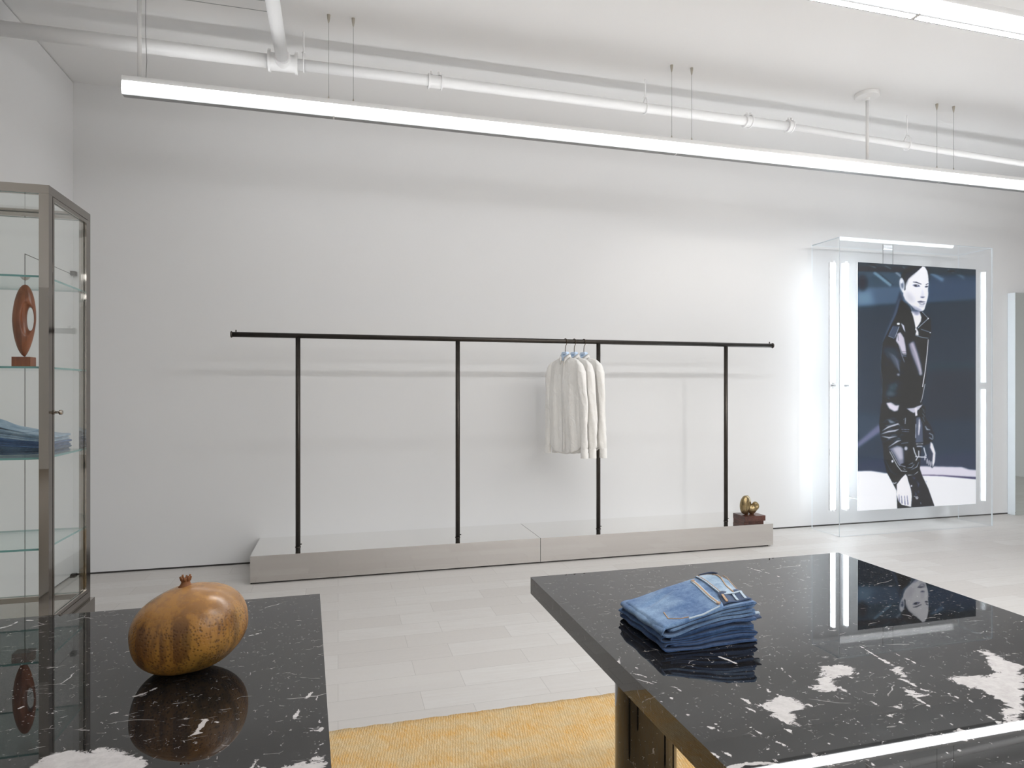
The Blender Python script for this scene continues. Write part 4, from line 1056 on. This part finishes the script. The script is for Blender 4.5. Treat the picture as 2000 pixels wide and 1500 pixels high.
lathe(st, [(.016, -.006), (.0085, .002), (.0068, .008), (.0075, .012)], tip[0], tip[1], 18, 'z', tip[2])
for k in range(8):
    a = k*.785; tube(st, [(tip[0]+.0062*math.cos(a), tip[1]+.0062*math.sin(a), tip[2]+.009), (tip[0]+.009*math.cos(a), tip[1]+.009*math.sin(a), tip[2]+.0155+.002*(k % 2))], [.0024, .0016], 7)
M['stem'] = plain('dry_stem', (122, 76, 40), .7, var=.4, scale=150, bump=.5)
obj('stem_stub', st, M['stem'], gd, True)

# ---------------------------------------------------------------- glass display cabinet
CX1, CY0, CY1, CZ0, CZ1 = -1.095, 2.907, 3.345, .33, 2.053
CX0 = -1.685; q = .034
cb = thing('display_cabinet', 'tall polished steel and glass display cabinet at the left edge, with glass shelves', 'display cabinet', (0, 0, 0))
fr = bmesh.new()
for x in (CX0, CX1-q):
    for y in (CY0, CY1-q): box(fr, x, x+q, y, y+q, CZ0, CZ1-q)
obj('corner_posts', fr, M['steel'], cb, bevel=.002)
fr = bmesh.new()
box(fr, CX0, CX1, CY0, CY0+q, CZ1-q+.0005, CZ1); box(fr, CX0, CX1, CY1-q, CY1, CZ1-q+.0005, CZ1); box(fr, CX0, CX0+q, CY0+q, CY1-q, CZ1-q+.0005, CZ1); box(fr, CX1-q, CX1, CY0+q, CY1-q, CZ1-q+.0005, CZ1)
obj('top_frame', fr, M['steel'], cb, bevel=.002)
fr = bmesh.new()
box(fr, CX0, CX1, CY0, CY0+q, CZ0-q, CZ0-.0005); box(fr, CX0, CX1, CY1-q, CY1, CZ0-q, CZ0-.0005); box(fr, CX0, CX0+q, CY0+q, CY1-q, CZ0-q, CZ0-.0005); box(fr, CX1-q, CX1, CY0+q, CY1-q, CZ0-q, CZ0-.0005)
obj('bottom_frame', fr, M['steel'], cb, bevel=.002)
obj('floor_panel', B(CX0+q, CX1-q, CY0+q, CY1-q, CZ0-q+.004, CZ0-.012), M['steel'], cb)
obj('base', B(CX0-.008, CX1+.012, CY0-.012, CY1+.02, 0, CZ0-q-.001), M['steel'], cb, bevel=.002)
G = ('glass', 'edge')
panel('front_glass', CX0+q, CX1-q, CY0+.010, CY0+.015, CZ0, CZ1-q, parent=cb, mats=G)
panel('back_glass', CX0+q, CX1-q, CY1-.015, CY1-.010, CZ0, CZ1-q, parent=cb, mats=G)
panel('side_glass', CX0+.010, CX0+.015, CY0+q, CY1-q, CZ0, CZ1-q, parent=cb, mats=G)
panel('top_glass', CX0+q, CX1-q, CY0+q, CY1-q, CZ1-.018, CZ1-.012, parent=cb, mats=G)
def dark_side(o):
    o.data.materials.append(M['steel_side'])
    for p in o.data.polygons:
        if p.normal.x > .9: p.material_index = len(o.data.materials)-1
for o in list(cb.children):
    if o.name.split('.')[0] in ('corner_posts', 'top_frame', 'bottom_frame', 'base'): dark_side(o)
# side door: slim frame, pane, knob
dr = obj('door', (lambda bm: (box(bm, CX1-.016, CX1+.001, CY0+q+.002, CY0+q+.016, CZ0+.003, CZ1-q-.003), box(bm, CX1-.016, CX1+.001, CY1-q-.016, CY1-q-.002, CZ0+.003, CZ1-q-.003),
     box(bm, CX1-.016, CX1+.001, CY0+q+.016, CY1-q-.016, CZ1-q-.018, CZ1-q-.003), box(bm, CX1-.016, CX1+.001, CY0+q+.016, CY1-q-.016, CZ0+.003, CZ0+.018), bm)[-1])(bmesh.new()), M['steel'], cb)
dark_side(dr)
panel('door_glass', CX1-.010, CX1-.006, CY0+q+.016, CY1-q-.016, CZ0+.018, CZ1-q-.018, parent=dr, mats=G)
kb = bmesh.new(); lathe(kb, [(.009, 0), (.009, .003), (.005, .005), (.0048, .016), (.0095, .020), (.0105, .026), (.008, .031), (.003, .033)], CX1+.001, CY0+q+.009, 20, 'x', 1.16)
smooth_angle(obj('door_knob', kb, M['steel'], dr), 30)
for z in (1.70, 1.342, .984, .626):
    panel('shelf', CX0+.018, CX1-.020, CY0+.018, CY1-.018, z-.008, z, parent=cb, mats=('shelf', 'edge'))
    pg = bmesh.new()
    for x in (CX0+.022, CX1-.036):
        for y in (CY0+q+.001, CY1-q-.011): tube(pg, [(x+.006, y+.005, z-.012), (x+.006, y+.005, z-.0085)], .005, 8)
    obj('shelf_pins', pg, M['steel'], cb)

# wooden sculpture on the second shelf
ws = thing('wood_sculpture', 'upright rounded brown wood sculpture with a hole, on a wood block on the cabinet shelf', 'sculpture', (-1.246, 3.08, 1.3425))
obj('sculpture_base', B(-.036, .030, -.026, .026, 0, .042), M['wood'], ws, bevel=.001)
def wood_f(x, y, z):
    zz = (z-.195)/.150
    wx = .046*np.sqrt(np.clip(1-zz**2, 0, 1))*(1+.12*zz)
    d = blob(x-.004*zz, y, z, (-.002, 0, .1915), (.041, .034, .150))
    d = d+.006*np.clip(-zz, 0, 1)*np.abs(x/.03)
    h = blob(x, y, z, (.0215, -.004, .200), (.0115, .2, .050), .0, -.37)
    h2 = blob(x, y, z, (.022, -.038, .196), (.024, .030, .082), .0, -.37)
    d = -smin(-d, h2, .004); return -smin(-d, h, .003)
V, Fc = isosurface(wood_f, (-.06, -.05, .035), (.06, .05, .35), .0026)
o = pyd('sculpture_body', V, Fc, M['wood'], ws)

# jeans stack on the third shelf
CJ = (-1.435, 3.055, .9845)
cj = []
for k, (mat, nm) in enumerate((('denim_dark', 'bottom'), ('denim_mid', 'middle'), ('denim_pale', 'top'))):
    lab = {'bottom': 'dark blue folded jeans at the bottom of the stack in the glass cabinet', 'middle': 'mid blue folded jeans in the middle of the stack in the glass cabinet', 'top': 'pale washed folded jeans on top of the stack in the glass cabinet'}[nm]
    t = thing('folded_jeans', lab, 'jeans', CJ, 'folded jeans in the cabinet')
    def lo_(x, y, k=k):
        s = min(1, max(0, x/.30)); return .0008+k*(.040-.015*s*s*(3-2*s))
    def hi_(x, y, k=k):
        s = min(1, max(0, x/.30)); return .0004+(k+1)*(.040-.015*s*s*(3-2*s))
    o = folded('folded_legs', .30, .19, lo_, hi_, M[mat], t, 20+k, .22)
    if k == 2:
        sheet('waist_panel', lambda a, b: (.005+.19*a, .01+.17*b, hi_(.19*a, 0)+.002+.028*math.exp(-((.19*a-.06)/.05)**2)*math.sin(math.pi*min(1, b*.9+.1))), 26, 18, M['denim_pale'], t)
        sheet('waist_opening', lambda a, b: (.0+.085*a, -.004+.03*b, hi_(.0, 0)-.008+.022*b+.008*math.sin(math.pi*a)), 12, 6, M['denim_in'], t)

# wall shelf with folded denim on the left wall beside the viewer: seen only as a reflection in the cabinet posts
sh = thing('wall_shelf', 'white wall shelf with folded denim on the left wall beside the viewer', 'shelf', (0, 0, 0))
for z in (.86, 1.16, 1.46, 1.78): obj('shelf_board', B(X0+.002, X0+.34, .75, 1.95, z-.02, z), M['white_metal'], sh, bevel=.001)
for y in (.73, 1.95): obj('shelf_side', B(X0+.002, X0+.34, y, y+.02, .84, 1.78), M['white_metal'], sh, bevel=.001)
src = None
for z in (.86, 1.16, 1.46):
    for y in (1.05, 1.40, 1.75):
        for k in range(5):
            if src is None:
                t = thing('folded_jeans', 'blue folded jeans on the white wall shelf beside the viewer', 'jeans', (0, 0, 0), 'folded jeans on the wall shelf')
                folded('folded_legs', .30, .28, lambda x, y: .0006, lambda x, y: .042, M['denim_mid'], t, 40, .2)
                src = t
            else:
                t = src.copy(); COL.objects.link(t)
                for ch in list(src.children):
                    c = ch.copy(); COL.objects.link(c); c.parent = t
            t.location = (X0+.32, y-.15, z+.001+k*.043); t.rotation_euler = (0, 0, math.pi/2)
